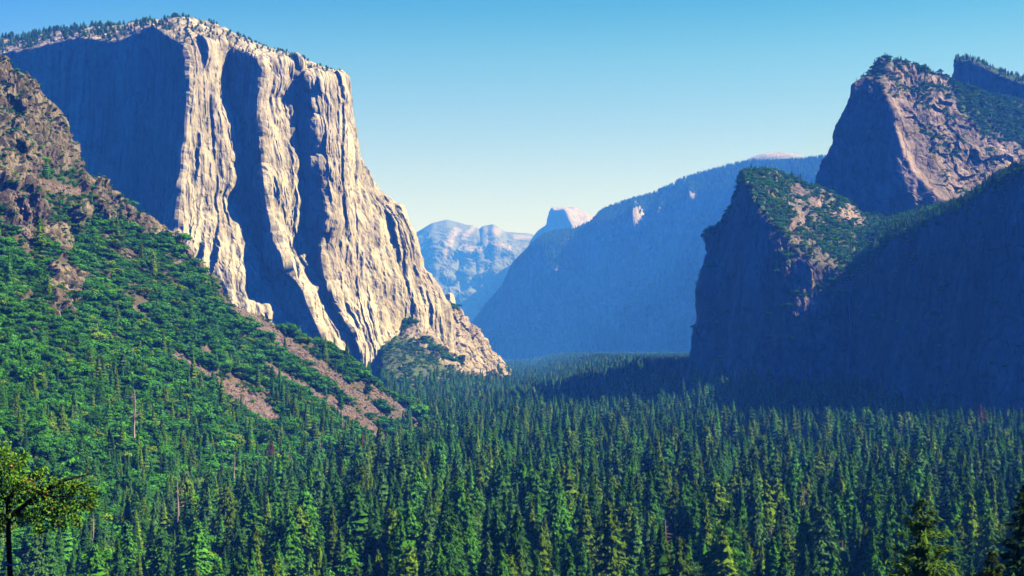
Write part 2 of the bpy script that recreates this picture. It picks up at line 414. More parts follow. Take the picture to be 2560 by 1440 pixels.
# upper peak behind it
pc = [
    ((2190, 235, 4300), [(2190, 240, 4300), (2150, 420, 4250), (2120, 700, 4200)]),
    ((2143, 212, 3560), [(2139, 216, 3540), (2130, 270, 3530), (2100, 310, 3520), (2075, 370, 3500), (2057, 412, 3490), (2037, 452, 3470), (2028, 520, 3440), (2015, 700, 3400)]),
    ((2174, 186, 3600), [(2168, 200, 3540), (2150, 300, 3510), (2130, 400, 3470), (2120, 500, 3440), (2120, 700, 3390)]),
    ((2210, 171, 3640), [(2200, 215, 3520), (2236, 300, 3450), (2256, 380, 3430), (2290, 440, 3410), (2330, 490, 3390), (2392, 545, 3370), (2460, 700, 3330)]),
    ((2262, 180, 3760), [(2258, 215, 3660), (2330, 300, 3620), (2380, 400, 3590), (2440, 500, 3560), (2500, 700, 3500)]),
    ((2332, 203, 3900), [(2335, 230, 3800), (2400, 300, 3770), (2480, 400, 3730), (2550, 500, 3690), (2600, 700, 3640)]),
    ((2400, 244, 4050), [(2420, 250, 3960), (2500, 330, 3930), (2600, 430, 3880), (2700, 700, 3800)]),
    ((2500, 262, 4300), [(2520, 285, 4100), (2650, 400, 4050), (2800, 700, 3950)]),
    ((2700, 300, 4500), [(2720, 330, 4300), (2850, 450, 4200), (3000, 700, 4100)]),
]
rows = []
for rd, face in pc:
    back = np.array([[rd[0] + 20, rd[1] + 60, rd[2] + 500]])
    rows.append(np.concatenate([back, np.array([rd], float), curve(face, 16)], 0))
ctrl = np.stack(rows, 1); ctrl = P(ctrl[..., 0], ctrl[..., 1], ctrl[..., 2])
pk = refine(ctrl, [14, 30, 44, 60, 50, 50, 50, 50], [6, 22] + [17] * 15, su=2, sv=2)
wob = np.stack([fbm(pk / [130, 130, 80] + 19, 4), fbm(pk / 110 + 70, 4), .6 * fbm(pk / 70 + 5, 4)], -1)
pk += wob * 15
n0 = normals(smooth(smooth(pk, 0, 4), 1, 4))
pu, pv = proj(pk)
right = np.clip((pu - (2185 + (pv - 215) * .55)) / 40, 0, 1)
f1, f2, cid = worley(pk / [55, 55, 45] + .3 * fbm(pk / 70, 2)[..., None])
d = right * (34 * ridged(pk / [150, 150, 110] + 1, 5) + (cid - .5) * 18 + 7 * fbm(pk / 20, 4)) + (1 - right) * (9 * ridged(pk / [90, 90, 260], 4) + 4 * fbm(pk / 22, 4))
pk += n0 * d[..., None]
n1 = normals(smooth(smooth(pk, 0, 3), 1, 3))
pu, pv = proj(pk)
vegp = right * np.clip(1.2 * fbm(pk / 70 + 31, 4) * 2.2 + (n1[..., 2] - .55) * 1.5, 0, 1)
greenR = inpoly(pu + 20 * fbm(pk / 60, 3), pv, [(2370, 190), (2700, 150), (2700, 420), (2560, 350), (2440, 320), (2400, 270)])
vegp = np.clip(np.maximum(vegp, .95 * greenR), 0, 1)
vegp = np.maximum(vegp, np.clip((n1[..., 2] - .3) * 3, 0, 1) * (pv < 245) * (pu < 2330) * np.clip(.4 + 2.5 * fbm(pk / 40, 3), 0, 1))
vegp = np.maximum(vegp, np.clip((pv - 530) / 30, 0, 1) * (pu > 2180))
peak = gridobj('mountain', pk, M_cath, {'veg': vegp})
tag(peak, 'rounded granite peak, blue left face and pink sunlit right slabs', 'mountain', 'structure')

# small square tower at the upper right
tc = [((2420, 330, 5000), (2420, 175, 5000), (2430, 172, 5050)), ((2390, 330, 4500), (2387, 155, 4520), (2392, 147, 4560)), ((2430, 330, 4440), (2428, 155, 4460), (2432, 148, 4540)),
      ((2500, 330, 4380), (2498, 188, 4400), (2500, 178, 4500)), ((2560, 330, 4330), (2560, 212, 4350), (2562, 200, 4450)), ((2750, 340, 4250), (2750, 270, 4260), (2755, 255, 4400))]
b_ = P(*np.array([c[0] for c in tc], float).T); r_ = P(*np.array([c[1] for c in tc], float).T); t_ = P(*np.array([c[2] for c in tc], float).T)
tw = refine(np.stack([t_ + [60, 500, -200], t_, r_, b_]), [12, 26, 36, 36, 60], [8, 10, 60], su=1, sv=1)
tw += normals(smooth(tw, 1, 3)) * (9 * ridged(tw / [70, 70, 160], 4) + 5 * fbm(tw / 22, 4))[..., None]
n1 = normals(smooth(tw, 1, 2))
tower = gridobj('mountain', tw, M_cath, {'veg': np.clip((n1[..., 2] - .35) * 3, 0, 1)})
tag(tower, 'small square dark rock tower above the peak at upper right', 'mountain', 'structure')

# ------------------------------------------------------------------ hazy ridge across the valley
rd = [(1020, 980, 10300), (1100, 900, 10000), (1180, 806, 9800), (1232, 742, 9650), (1290, 683, 9500), (1350, 627, 9380), (1420, 578, 9250), (1482, 552, 9150), (1560, 498, 9000), (1640, 474, 8880), (1700, 445, 8780), (1800, 413, 8650), (1880, 396, 8570), (1960, 398, 8480), (2060, 388, 8380), (2200, 380, 8200), (2500, 400, 8000)]
a = np.array(rd, float); a[:, 1] += 9; a[:, 2] *= 1.6; ridP = P(*a.T)
rimP = P(a[:, 0] + 6, a[:, 1] + 30 + .05 * np.clip(a[:, 0] - 1200, 0, 600), a[:, 2] - 330)
midP = P(a[:, 0] + 25, np.maximum(rimP[:, 2] * 0 + a[:, 1] + .55 * (925 - a[:, 1]), a[:, 1] + 60), a[:, 2] - 560)
basP = P(a[:, 0] + 40, np.full(len(a), 940), a[:, 2] - 1100); basP[:, 2] = -40
rg = refine(np.stack([ridP + [300, 1500, -500], ridP, rimP, midP, basP]), [14, 16, 18, 14, 16, 16, 18, 16, 20, 18, 16, 24, 20, 18, 20, 30], [8, 30, 80, 80], su=3, sv=4)
n0 = normals(smooth(smooth(rg, 0, 4), 1, 4))
d = 250 * ridged(rg / [900, 900, 2600] + 2, 5) + 60 * fbm(rg / [200, 200, 420], 5) + 14 * fbm(rg / 70, 3)
d *= np.concatenate([np.full(8, .1), np.linspace(.1, .35, 30), np.linspace(.35, 1, 60), np.linspace(1, .9, 51), np.linspace(.9, 0, 50)])[:, None]
gu, gv = proj(rg)
for u0_, v0_, wu_, wv_, am in ((1606, 540, 11, 20, 70), (1613, 570, 9, 36, 150), (1668, 545, 9, 22, 110), (1682, 575, 8, 20, 100), (1735, 492, 8, 16, 90), (1400, 660, 60, 60, 210), (1440, 710, 45, 40, 150), (1330, 720, 45, 60, 160), (1530, 620, 40, 80, 150)):
    d += am * np.exp(-((gu - u0_ - (gv - v0_) * .12) / wu_) ** 2 - ((gv - v0_) / wv_) ** 2)
d *= np.clip((198 - np.arange(rg.shape[0])) / 40, 0, 1)[:, None]
rg += n0 * d[..., None]
n1 = normals(smooth(smooth(rg, 0, 2), 1, 2)); gu, gv = proj(rg)
vegr = np.clip((n1[..., 2] - .38) * 4, 0, 1) * np.clip(.75 + 1.4 * fbm(rg / 420, 4), 0, 1)
ridge = gridobj('mountain', rg, M_far, {'veg': vegr})
tag(ridge, 'long hazy blue wooded ridge rising to the right across the valley', 'mountain', 'structure')

def hump(name, label, cx, v, Y, w, h, dep, mat, pw=2.0, seed=0.):
    s = np.linspace(-1, 1, 70); X_, Y_ = np.meshgrid(s, s)
    r = np.hypot(X_, Y_); z = np.clip(1 - r ** pw, -.6, 1)
    c = P(cx, v, Y)
    g = np.stack([c[0] + X_ * w, c[1] + Y_ * dep, c[2] + (z - 1) * h], -1)
    g += normals(g) * (h * .05 * fbm(g / (w * .25) + seed, 4))[..., None]
    o = gridobj(name, g[:, ::-1] if normals(g)[35, 35, 2] < 0 else g, mat, {'veg': np.clip(1.4 * (r - .72) * 3 + fbm(g / 120, 3), 0, 1)})
    return tag(o, label, 'mountain', 'structure')
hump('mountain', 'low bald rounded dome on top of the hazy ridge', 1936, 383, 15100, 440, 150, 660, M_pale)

# ------------------------------------------------------------------ far half dome
hd = [
    ((1340, 600, 15000), [(1340, 610, 14900), (1330, 900, 14900)]),
    ((1323, 606, 14300), [(1322, 612, 14250), (1316, 640, 14240), (1300, 900, 14200)]),
    ((1341, 578, 14270), [(1340, 584, 14220), (1340, 640, 14200), (1335, 900, 14150)]),
    ((1366, 561, 14250), [(1366, 566, 14180), (1366, 640, 14150), (1370, 900, 14100)]),
    ((1373, 528, 14240), [(1374, 534, 14150), (1378, 640, 14110), (1385, 900, 14050)]),
    ((1379, 518, 14260), [(1384, 524, 14110), (1395, 600, 14080), (1410, 900, 14000)]),
    ((1405, 515, 14330), [(1412, 523, 14050), (1440, 590, 14010), (1470, 900, 13900)]),
    ((1436, 516, 14420), [(1438, 528, 14180), (1470, 600, 14100), (1500, 900, 14000)]),
    ((1462, 527, 14500), [(1465, 540, 14300), (1490, 610, 14200), (1530, 900, 14100)]),
    ((1486, 542, 14560), [(1490, 556, 14400), (1520, 640, 14300), (1560, 900, 14200)]),
    ((1530, 590, 14650), [(1540, 610, 14500), (1570, 700, 14400), (1600, 900, 14300)]),
]
rows = []
for rdp, face in hd:
    rows.append(np.concatenate([np.array([[rdp[0], rdp[1] + 60, rdp[2] + 1200]]), np.array([rdp], float), curve(face, 10)], 0))
ctrl = np.stack(rows, 1); ctrl = P(ctrl[..., 0], ctrl[..., 1], ctrl[..., 2] * 1.6)
hg = refine(ctrl, [8, 12, 12, 10, 10, 14, 16, 16, 16, 16], [6, 14] + [9] * 9, su=2, sv=3)
hg += normals(smooth(hg, 1, 2)) * (22 * fbm(hg / [160, 160, 400], 4))[..., None]
hn = normals(smooth(hg, 1, 2)); hu, hv = proj(hg)
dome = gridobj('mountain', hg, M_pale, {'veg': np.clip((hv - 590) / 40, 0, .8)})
tag(dome, 'distant pale dome with a sheer left side in the haze', 'mountain', 'structure')

# ------------------------------------------------------------------ farthest range
fr = [(900, 660, 18500), (1000, 605, 18300), (1040, 580, 18200), (1080, 557, 18000), (1115, 548, 18000), (1140, 554, 18000), (1165, 561, 17900), (1185, 562, 17900), (1197, 572, 17800), (1207, 563, 17800), (1218, 561, 17800), (1232, 558, 17700), (1246, 567, 17700), (1262, 578, 17700), (1320, 583, 17700), (1380, 600, 17700), (1500, 640, 17700)]
a = np.array(fr, float); a[:, 2] *= 1.5; t_ = P(*a.T)
m_ = P(a[:, 0] + 10, a[:, 1] * .45 + 690 * .55, a[:, 2] - 1700); b_ = P(a[:, 0] + 20, np.full(len(a), 900.), a[:, 2] - 3900); b_[:, 2] = -30
fg = refine(np.stack([t_ + [0, 1200, -600], t_, m_, b_]), [10, 8, 12, 12, 8, 8, 8, 6, 6, 6, 6, 6, 6, 14, 12, 14], [6, 60, 60], su=1, sv=3)
d = 210 * ridged(fg / [1100, 1100, 900] + 8, 5) + 50 * fbm(fg / 260, 4)
d *= np.concatenate([np.full(6, .1), np.linspace(.06, 1, 60), np.ones(61)])[:, None][:fg.shape[0]]
fg += normals(smooth(smooth(fg, 0, 4), 1, 4)) * d[..., None]
fu, fv = proj(fg)
bare = np.zeros(fu.shape); j = 7 * fbm(fg / 300, 3)
for pts in ([(1050, 617, 7), (1063, 603, 5)], [(1112, 640, 8), (1125, 605, 8), (1140, 575, 7), (1150, 575, 4)], [(1150, 600, 4), (1180, 575, 5), (1186, 567, 5)], [(1160, 618, 5), (1205, 625, 6)],
            [(1225, 575, 9), (1245, 580, 8)], [(1222, 605, 7), (1272, 620, 6)], [(1215, 622, 3), (1240, 630, 3)], [(1190, 690, 5), (1205, 682, 5)], [(1290, 592, 6), (1320, 595, 6)]):
    bare = np.maximum(bare, nearline(fu + j, fv + j, pts))
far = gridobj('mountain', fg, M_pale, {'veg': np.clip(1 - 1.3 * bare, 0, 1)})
tag(far, 'farthest hazy mountain range with pale bare rock patches', 'mountain', 'structure')

# pale rock column standing behind the buttress
sc_ = [((1108, 830, 6600), (1110, 742, 6600), (1113, 738, 6640)), ((1112, 830, 6400), (1116, 736, 6420), (1120, 732, 6480)), ((1124, 830, 6380), (1125, 734, 6400), (1127, 731, 6470)),
       ((1141, 830, 6440), (1134, 740, 6470), (1133, 736, 6520)), ((1146, 830, 6600), (1139, 760, 6620), (1136, 755, 6660))]
b_ = P(*np.array([c[0] for c in sc_], float).T); r_ = P(*np.array([c[1] for c in sc_], float).T); t_ = P(*np.array([c[2] for c in sc_], float).T)
sp = refine(np.stack([t_ + [10, 260, -160], t_, r_, b_]), [6, 10, 12, 10], [4, 5, 30], su=1, sv=1)
sp += normals(sp) * (7 * fbm(sp / [30, 30, 70], 4))[..., None]
tag(gridobj('mountain', sp, M_cap, {'veg': np.zeros(sp.shape[:2])}), 'small pale rock column behind the sunlit buttress', 'mountain', 'structure')

# ------------------------------------------------------------------ steep brushy hillside on the left
crest = [(-700, -330, 1800), (-400, -140, 1830), (-180, 20, 1860), (-60, 95, 1880), (0, 145, 1900), (45, 172, 1905), (75, 205, 1910), (105, 245, 1912), (140, 280, 1915), (175, 340, 1922), (205, 412, 1930), (225, 440, 1935), (262, 470, 1940), (300, 508, 1950),
         (360, 550, 1965), (430, 595, 1980), (480, 645, 1992), (535, 702, 2005), (552, 742, 2010), (590, 756, 2025), (620, 768, 2040), (657, 789, 2055), (690, 812, 2065), (760, 856, 2095), (830, 894, 2130), (876, 918, 2150), (900, 932, 2165), (965, 976, 2200), (1035, 1018, 2240), (1100, 1060, 2290), (1160, 1100, 2320), (1250, 1130, 2350)]
a = np.array(crest, float); crP = P(*a.T)
ft = np.interp(a[:, 0], [-700, -400, 0, 300, 700, 900, 1100, 1250], [690, 800, 949, 1127, 1502, 1745, 2050, 2200])
foP = np.stack([(a[:, 0] - U0) / F * ft, ft, np.full(len(a), -8.)], -1)
foP[:, 0] += 20
prof = [(0, 0), (.12, .05), (.3, .2), (.5, .40), (.7, .62), (.85, .80), (.94, .93), (1, 1)]
rws = []
for tt, gz in prof[::-1]:
    r = foP * (1 - tt) + crP * tt; r[:, 2] = foP[:, 2] + (crP[:, 2] - foP[:, 2]) * gz; rws.append(r)
b1 = crP + [-40, 60, -25]; b1[:, 2] = np.maximum(b1[:, 2], -20); b2 = crP + [-420, 420, -260]; b2[:, 2] = np.minimum(np.maximum(b2[:, 2], -30), crP[:, 2])
seg = np.hypot(np.diff(crP[:, 0]), np.diff(crP[:, 2])); cuc = np.maximum(6, (seg / 1.9).astype(int))
cuc[:3] = np.maximum(10, cuc[:3] // 4)
sl = refine(np.stack([b2, b1] + rws), list(cuc), [20, 26, 26, 50, 80, 90, 90, 80, 40], su=4, sv=6)
n0 = normals(smooth(smooth(sl, 0, 8), 1, 8))
# broad gullies and spurs
sl += n0 * (30 * fbm(np.stack([sl[..., 0] / 230 + sl[..., 2] / 300, sl[..., 1] / 130, sl[..., 2] / 230], -1), 3) * np.clip(sl[..., 2] / 60, 0, 1))[..., None]
su_, sv_ = proj(sl)
j1 = 10 * fbm(sl / 28, 3); j2 = 10 * fbm(sl / 28 + 50, 3)
uu, vv = su_ + j1, sv_ + j2
crag = np.zeros(uu.shape)
for poly in ([(-400, -300), (0, 130), (70, 190), (140, 270), (215, 430), (170, 440), (140, 430), (95, 425), (60, 470), (-60, 470), (-400, 300)],
             [(225, 455), (300, 500), (300, 560), (250, 570), (228, 530)], [(300, 510), (380, 545), (385, 590), (340, 590), (300, 560)], [(378, 540), (445, 600), (425, 605), (385, 590)],
             [(265, 590), (345, 640), (335, 672), (290, 655)], [(120, 640), (210, 690), (205, 730), (170, 800), (130, 790), (110, 700)], [(528, 690), (556, 745), (556, 775), (535, 770)],
             [(0, 470), (60, 490), (110, 560), (160, 560), (190, 620), (150, 640), (60, 560), (0, 560)], [(440, 610), (535, 700), (525, 715), (450, 640)]):
    crag = np.maximum(crag, inpoly(uu, vv, poly))
crag = np.maximum(crag, (fbm(sl / 40 + 77, 3) > .42 - .10 * (vv < 700)) & (vv < 860) & (uu < 560))
back = (np.arange(sl.shape[0]) < 46)[:, None] * np.ones(uu.shape)
crag = smooth(smooth(np.maximum(crag, back * (uu < 560)), 0, 2), 1, 2)
tal = np.zeros(uu.shape)
strips = ([(575, 757, 10), (652, 812, 14), (743, 879, 15), (814, 930, 15), (865, 974, 14), (911, 1008, 12), (957, 1044, 8), (1000, 1055, 6)],
          [(896, 958, 8), (957, 995, 12), (1003, 1029, 12), (1049, 1068, 12), (1098, 1102, 8)],
          [(645, 897, 4), (688, 928, 6), (743, 958, 9), (798, 995, 11), (850, 1022, 16), (896, 1052, 19), (942, 1084, 15), (968, 1106, 8)],
          [(435, 880, 5), (500, 930, 11), (560, 965, 15), (610, 995, 22), (655, 1025, 28), (695, 1052, 14)],
          [(325, 762, 4), (350, 785, 8), (405, 832, 5)], [(0, 940, 6), (34, 962, 5)], [(575, 930, 4), (590, 950, 5)], [(20, 480, 20), (60, 560, 18), (75, 610, 8)], [(505, 855, 4), (530, 885, 4)], [(60, 445, 10), (140, 470, 8), (200, 480, 8)])
for st in strips: tal = np.maximum(tal, nearline(su_ + .5 * j1, sv_ + .5 * j2, [(a_, b_, c_ * 1.1) for a_, b_, c_ in st]))
ck = np.clip(fbm(sl / 14 + 3, 3) * 4 + 1.5, 0, 1)
tal = np.clip(tal, 0, 1) * ck
f1, f2, cid = worley(np.stack([sl[..., 0] / 15, sl[..., 1] / 15, sl[..., 2] / 26], -1) + .35 * fbm(sl / 24, 2)[..., None])
g1, g2, gid = worley(sl / [5.5, 5.5, 9] + 3)
d = crag * (np.where((su_ < 260) & (sv_ < 560), 24, 9) * ridged(sl / [60, 60, 110], 5, .6) + (cid - .5) * 15 * np.clip((f2 - f1) * 9, 0, 1) + (gid - .5) * 3.0 * np.clip((g2 - g1) * 9, 0, 1))
h1, h2, hid = worley(sl / 3.2)
d += (1 - crag) * (1.6 * fbm(sl / 12, 3)) + tal * (hid - .5) * 2.6
n0 = normals(smooth(smooth(sl, 0, 5), 1, 5))
sl += n0 * d[..., None]
su_, sv_ = proj(sl)
vegs = np.clip(1 - crag - tal, 0, 1)
slope = gridobj('hillside', sl, M_slope, {'veg': vegs * .9, 'talus': tal})
tag(slope, 'steep brushy hillside with craggy top and grey talus streaks', 'hillside', 'structure')

# ------------------------------------------------------------------ waterfall and meadow
wv = np.linspace(698, 935, 40); wu = 2124 + 3 * np.sin(wv / 40) - (wv - 698) * .006
wy = np.interp(wv, [698, 1031], [2846, 2778]) - 12
wl = P(wu - np.interp(wv, [698, 930], [2, 4.5]), wv, wy); wr = P(wu + np.interp(wv, [698, 930], [2, 5.5]), wv, wy); wm = P(wu, wv, wy - 3)
fall = gridobj('waterfall', np.stack([wl, wm, wr], 1), M_water)
tag(fall, 'thin pale waterfall dropping down the dark shaded cliff', 'waterfall', 'structure')

th = np.linspace(0, 2 * np.pi, 40, endpoint=False)
rad = 1 + .25 * np.sin(3 * th + 1) + .12 * np.sin(7 * th)
mc = np.array([372., 1800.])
mv = np.stack([mc[0] + 62 * rad * np.cos(th), mc[1] + 130 * rad * np.sin(th)], -1)
rings = [np.concatenate([mc + (mv - mc) * s, floor_z(*(mc + (mv - mc) * s).T)[:, None] + .35], -1) for s in np.linspace(.02, 1, 16)]
mg = np.stack(rings); mg = np.concatenate([mg, mg[:, :1]], 1)
tag(gridobj('meadow', mg, M_meadow), 'small yellow grass clearing among the valley conifers', 'meadow', 'structure')

# ------------------------------------------------------------------ plants: meshes at unit height
def unit(a): return a / (np.linalg.norm(a, axis=-1)[..., None] + 1e-9)

def conifer_crown(seed, core=.74, R=.14, z0=.16, levels=54, per=13, sprays=6, droop=.35, gap=.12, power=.85, size=.014, ragged=.3, slim=.6, steep=1.0):
    r = np.random.default_rng(seed)
    zz = z0 + (1 - z0) * (np.arange(levels) + .2) / levels
    L = []
    lop = r.random(2) * 6.28
    for i, z in enumerate(zz):
        t = (z - z0) / (1 - z0)
        prof = R * ((1 - t) ** power) * (min(1, .55 + t * 2.2)) + .006
        prof *= 1 + ragged * np.sin(i * 1.9 + seed) * .5
        k = max(3, int(per * (1 - .55 * t)))
        for b in range(k):
            if r.random() < gap: continue
            az = r.random() * 6.28
            ln = prof * (1 + ragged * (r.random() * 1.5 - .9)) * (1 + .18 * np.cos(az - lop[0]))
            for s in range(sprays):
                f = .55 + .45 * (s + r.random()) / sprays
                rad = ln * f
                zc = z + (.10 * (1 - t) * rad - droop * rad * f) * 1.0 + r.normal() * .004 + .012 * (t > .8)
                L.append((rad, az + r.normal() * .16, zc, ln, f))
    L = np.array(L); n = len(L)
    c = np.stack([L[:, 0] * np.cos(L[:, 1]), L[:, 0] * np.sin(L[:, 1]), L[:, 2]], -1)
    out = np.stack([np.cos(L[:, 1]), np.sin(L[:, 1]), -steep * (.7 + .6 * r.random(n))], -1)
    a = unit(out + .35 * r.normal(size=(n, 3)))
    b = unit(np.cross(a, [0, 0, 1.0] + .35 * r.normal(size=(n, 3))))
    s = size * (.7 + .7 * r.random(n))[:, None] * (.55 + .45 * np.minimum(1, L[:, 3:4] / (R * .5)))
    v = np.stack([c - a * s * 1.0, c + b * s * slim - .1 * a * s, c + a * s * 1.25, c - b * s * slim - .1 * a * s], 1).reshape(-1, 3)
    nr_, ns_ = 22, 13
    tz = np.linspace(0, 1, nr_); zc = z0 + (1 - z0) * tz * .985
    pr = (R * (1 - tz) ** power * np.minimum(1, .5 + tz * 2.4) + .002) * core
    th = np.arange(ns_) / ns_ * 2 * np.pi
    wob_ = 1 + .34 * (r.random((nr_, ns_)) - .5) + .22 * np.where(np.arange(nr_) % 2, 1, -1)[:, None]
    cvx = np.stack([pr[:, None] * wob_ * np.cos(th), pr[:, None] * wob_ * np.sin(th), zc[:, None] - .25 * pr[:, None] * (wob_ - 1) + .012 * (r.random((nr_, ns_)) - .5)], -1).reshape(-1, 3)
    ii, jj = np.meshgrid(np.arange(nr_ - 1), np.arange(ns_), indexing='ij'); ii, jj = ii.ravel(), jj.ravel()
    cf = np.stack([ii * ns_ + jj, ii * ns_ + (jj + 1) % ns_, (ii + 1) * ns_ + (jj + 1) % ns_, (ii + 1) * ns_ + jj], -1)
    return np.concatenate([v, cvx]), np.concatenate([np.arange(n * 4).reshape(n, 4), cf + n * 4])

def tube(pts, rads, k=6):
    pts = np.array(pts, float); n = len(pts)
    d = unit(np.gradient(pts, axis=0))
    ref = np.where(np.abs(d[:, 2:3]) > .8, np.array([[1., 0, 0]]), np.array([[0, 0, 1.]]))
    x = unit(np.cross(d, ref)); y = np.cross(d, x)
    th = np.arange(k) * 2 * np.pi / k
    v = pts[:, None] + np.array(rads)[:, None, None] * (np.cos(th)[None, :, None] * x[:, None] + np.sin(th)[None, :, None] * y[:, None])
    f = []
    for i in range(n - 1):
        for jx in range(k):
            f.append((i * k + jx, i * k + (jx + 1) % k, (i + 1) * k + (jx + 1) % k, (i + 1) * k + jx))
    return v.reshape(-1, 3), np.array(f)

def join(parts):
    vs, fs, o = [], [], 0
    for v, f in parts: vs.append(v); fs.append(f + o); o += len(v)
    return np.concatenate(vs), np.concatenate(fs)

def blob_crown(seed, nb=16, leaves=62, w=.5, h=.42, zc=.58, br=.19, size=.05):
    """rounded crown out of many leaf clumps; unit height about 1"""
    r = np.random.default_rng(seed)
    V = []
    for b in range(nb):
        dvec = unit(r.normal(size=3)); dvec[2] = abs(dvec[2]) * .9 - .25
        rr = (.45 + .55 * r.random() ** .5)
        c = np.array([dvec[0] * w * rr, dvec[1] * w * rr, zc + dvec[2] * h * rr])
        R_ = br * (.7 + .6 * r.random())
        nrm = unit(r.normal(size=(leaves, 3)) + [0, 0, .35])
        p = c + nrm * R_ * (.75 + .35 * r.random((leaves, 1))) * [1, 1, .8]
        n2 = unit(nrm + .32 * r.normal(size=(leaves, 3)))
        a = unit(np.cross(n2, r.normal(size=(leaves, 3)))); bb = np.cross(n2, a)
        s = size * (.6 + .8 * r.random((leaves, 1)))
        V.append(np.stack([p - a * s, p + bb * s * .8, p + a * s, p - bb * s * .8], 1).reshape(-1, 3))
    V = np.concatenate(V)
    return V, np.arange(len(V)).reshape(-1, 4)

def snag_mesh(seed, br=16, blen=.11):
    r = np.random.default_rng(seed)
    lean = r.normal(size=2) * .012
    zs = np.linspace(0, 1, 9)
    pts = np.stack([lean[0] * zs + .006 * np.sin(zs * 7), lean[1] * zs, zs], -1)
    tr = tube(pts, .014 * (1 - .8 * zs) + .002, 7)
    bl = []
    for i in range(br):
        z = .3 + .68 * r.random(); az = r.random() * 6.28; l = blen * (1.1 - z) * (1.0 + r.random()) + .018
        d = np.array([np.cos(az), np.sin(az), -.15 + .35 * r.random()])
        p0 = np.array([lean[0] * z, lean[1] * z, z])
        bl.append(tube([p0, p0 + d * l * .55, p0 + d * l + [0, 0, -.02 + .05 * r.random()]], [.0042, .003, .0012], 4))
    return tr, join(bl)

conifer_specs = [  # shape word, builder
    ('slender', dict(R=.150, z0=.06, droop=.5, gap=.06, ragged=.24)),
    ('broad', dict(R=.225, z0=.08, droop=.32, gap=.12, ragged=.36, size=.018)),
    ('pointed', dict(R=.185, z0=.05, droop=.45, gap=.05, ragged=.20)),
    ('ragged', dict(R=.170, z0=.28, droop=.22, gap=.26, ragged=.55, levels=44, size=.018, power=.6, core=.45)),
    ('round-topped', dict(R=.190, z0=.20, droop=.2, gap=.16, ragged=.4, levels=46, power=.45, size=.018, core=.66)),
    ('narrow', dict(R=.120, z0=.08, droop=.55, gap=.08, ragged=.30, size=.0135)),
]
con_v = []
for i, (w, kw) in enumerate(conifer_specs):
    v, f = conifer_crown(100 + i, **kw)
    cm = None
    zt = np.linspace(0, .96, 6)
    tv, tf = tube(np.stack([0 * zt, 0 * zt, zt], -1), .0125 * (1 - .9 * zt), 6)
    con_v.append((w, cm, rawmesh('trunk', tv, tf, M_bark), (v, f), (tv, tf)))
TONES = {  # word: colour
    'olive': (.150, .28, .022), 'dark green': (.052, .17, .026), 'emerald': (.085, .29, .030), 'blue-green': (.095, .24, .050)}
TN = list(TONES)
CONCROWN = {(i, w): rawmesh('crown', *con_v[i][3], leafm(w, TONES[w])) for i in range(6) for w in TN}
oak_v = []
for i, kw in enumerate([dict(), dict(nb=20, w=.6, h=.36, zc=.55), dict(nb=13, w=.42, h=.46, zc=.56), dict(nb=22, w=.66, h=.34, zc=.5, br=.17)]):
    v, f = blob_crown(200 + i, **kw)
    tv, tf = join([tube([(0, 0, 0), (.01, 0, .25), (.0, .02, .5)], [.035, .028, .015], 6), tube([(0, 0, .22), (.16, .05, .5)], [.018, .008], 5), tube([(0, 0, .25), (-.14, -.08, .52)], [.016, .008], 5)])
    oak_v.append(((v, f), rawmesh('trunk', tv, tf, M_bark)))
OTONES = {'bright green': (.100, .38, .022), 'mid green': (.070, .28, .024), 'dark green': (.045, .18, .022), 'yellow-green': (.19, .34, .022)}
ON = list(OTONES)
OAKCROWN = {(i, w): rawmesh('crown', *oak_v[i][0], leafm(w, OTONES[w])) for i in range(4) for w in ON}

# sources for the masses live outside the scene
def src_collection(name, meshes):
    c = bpy.data.collections.new(name)
    for k, me in enumerate(meshes): c.objects.link(bpy.data.objects.new('%s_%03d' % (name, k), me))
    return c
def with_trunk(crown, trunk, leaf):
    (v, f), (w, g) = crown, trunk
    me = rawmesh('tree', np.concatenate([v, w]), np.concatenate([f, g + len(v)]), leaf)
    me.materials.append(M_bark)
    mi = np.zeros(len(f) + len(g), np.int32); mi[len(f):] = 1
    me.polygons.foreach_set('material_index', mi)
    return me
C_con = src_collection('conifer_source', [with_trunk(con_v[i][3], con_v[i][4], leafm(w, TONES[w])) for i in range(6) for w in TN])
C_oak = src_collection('oak_source', [OAKCROWN[(i, w)] for i in range(4) for w in ON])

def stone(seed):
    r = np.random.default_rng(seed)
    import bmesh
    bm = bmesh.new(); bmesh.ops.create_icosphere(bm, subdivisions=1, radius=1)
    for vtx in bm.verts: vtx.co *= .7 + .5 * r.random()
    me = bpy.data.meshes.new('stone'); bm.to_mesh(me); bm.free(); me.materials.append(M_scree); return me
C_stone = bpy.data.collections.new('stone_source')
for i in range(5): C_stone.objects.link(bpy.data.objects.new('stone_source_%d' % i, stone(300 + i)))

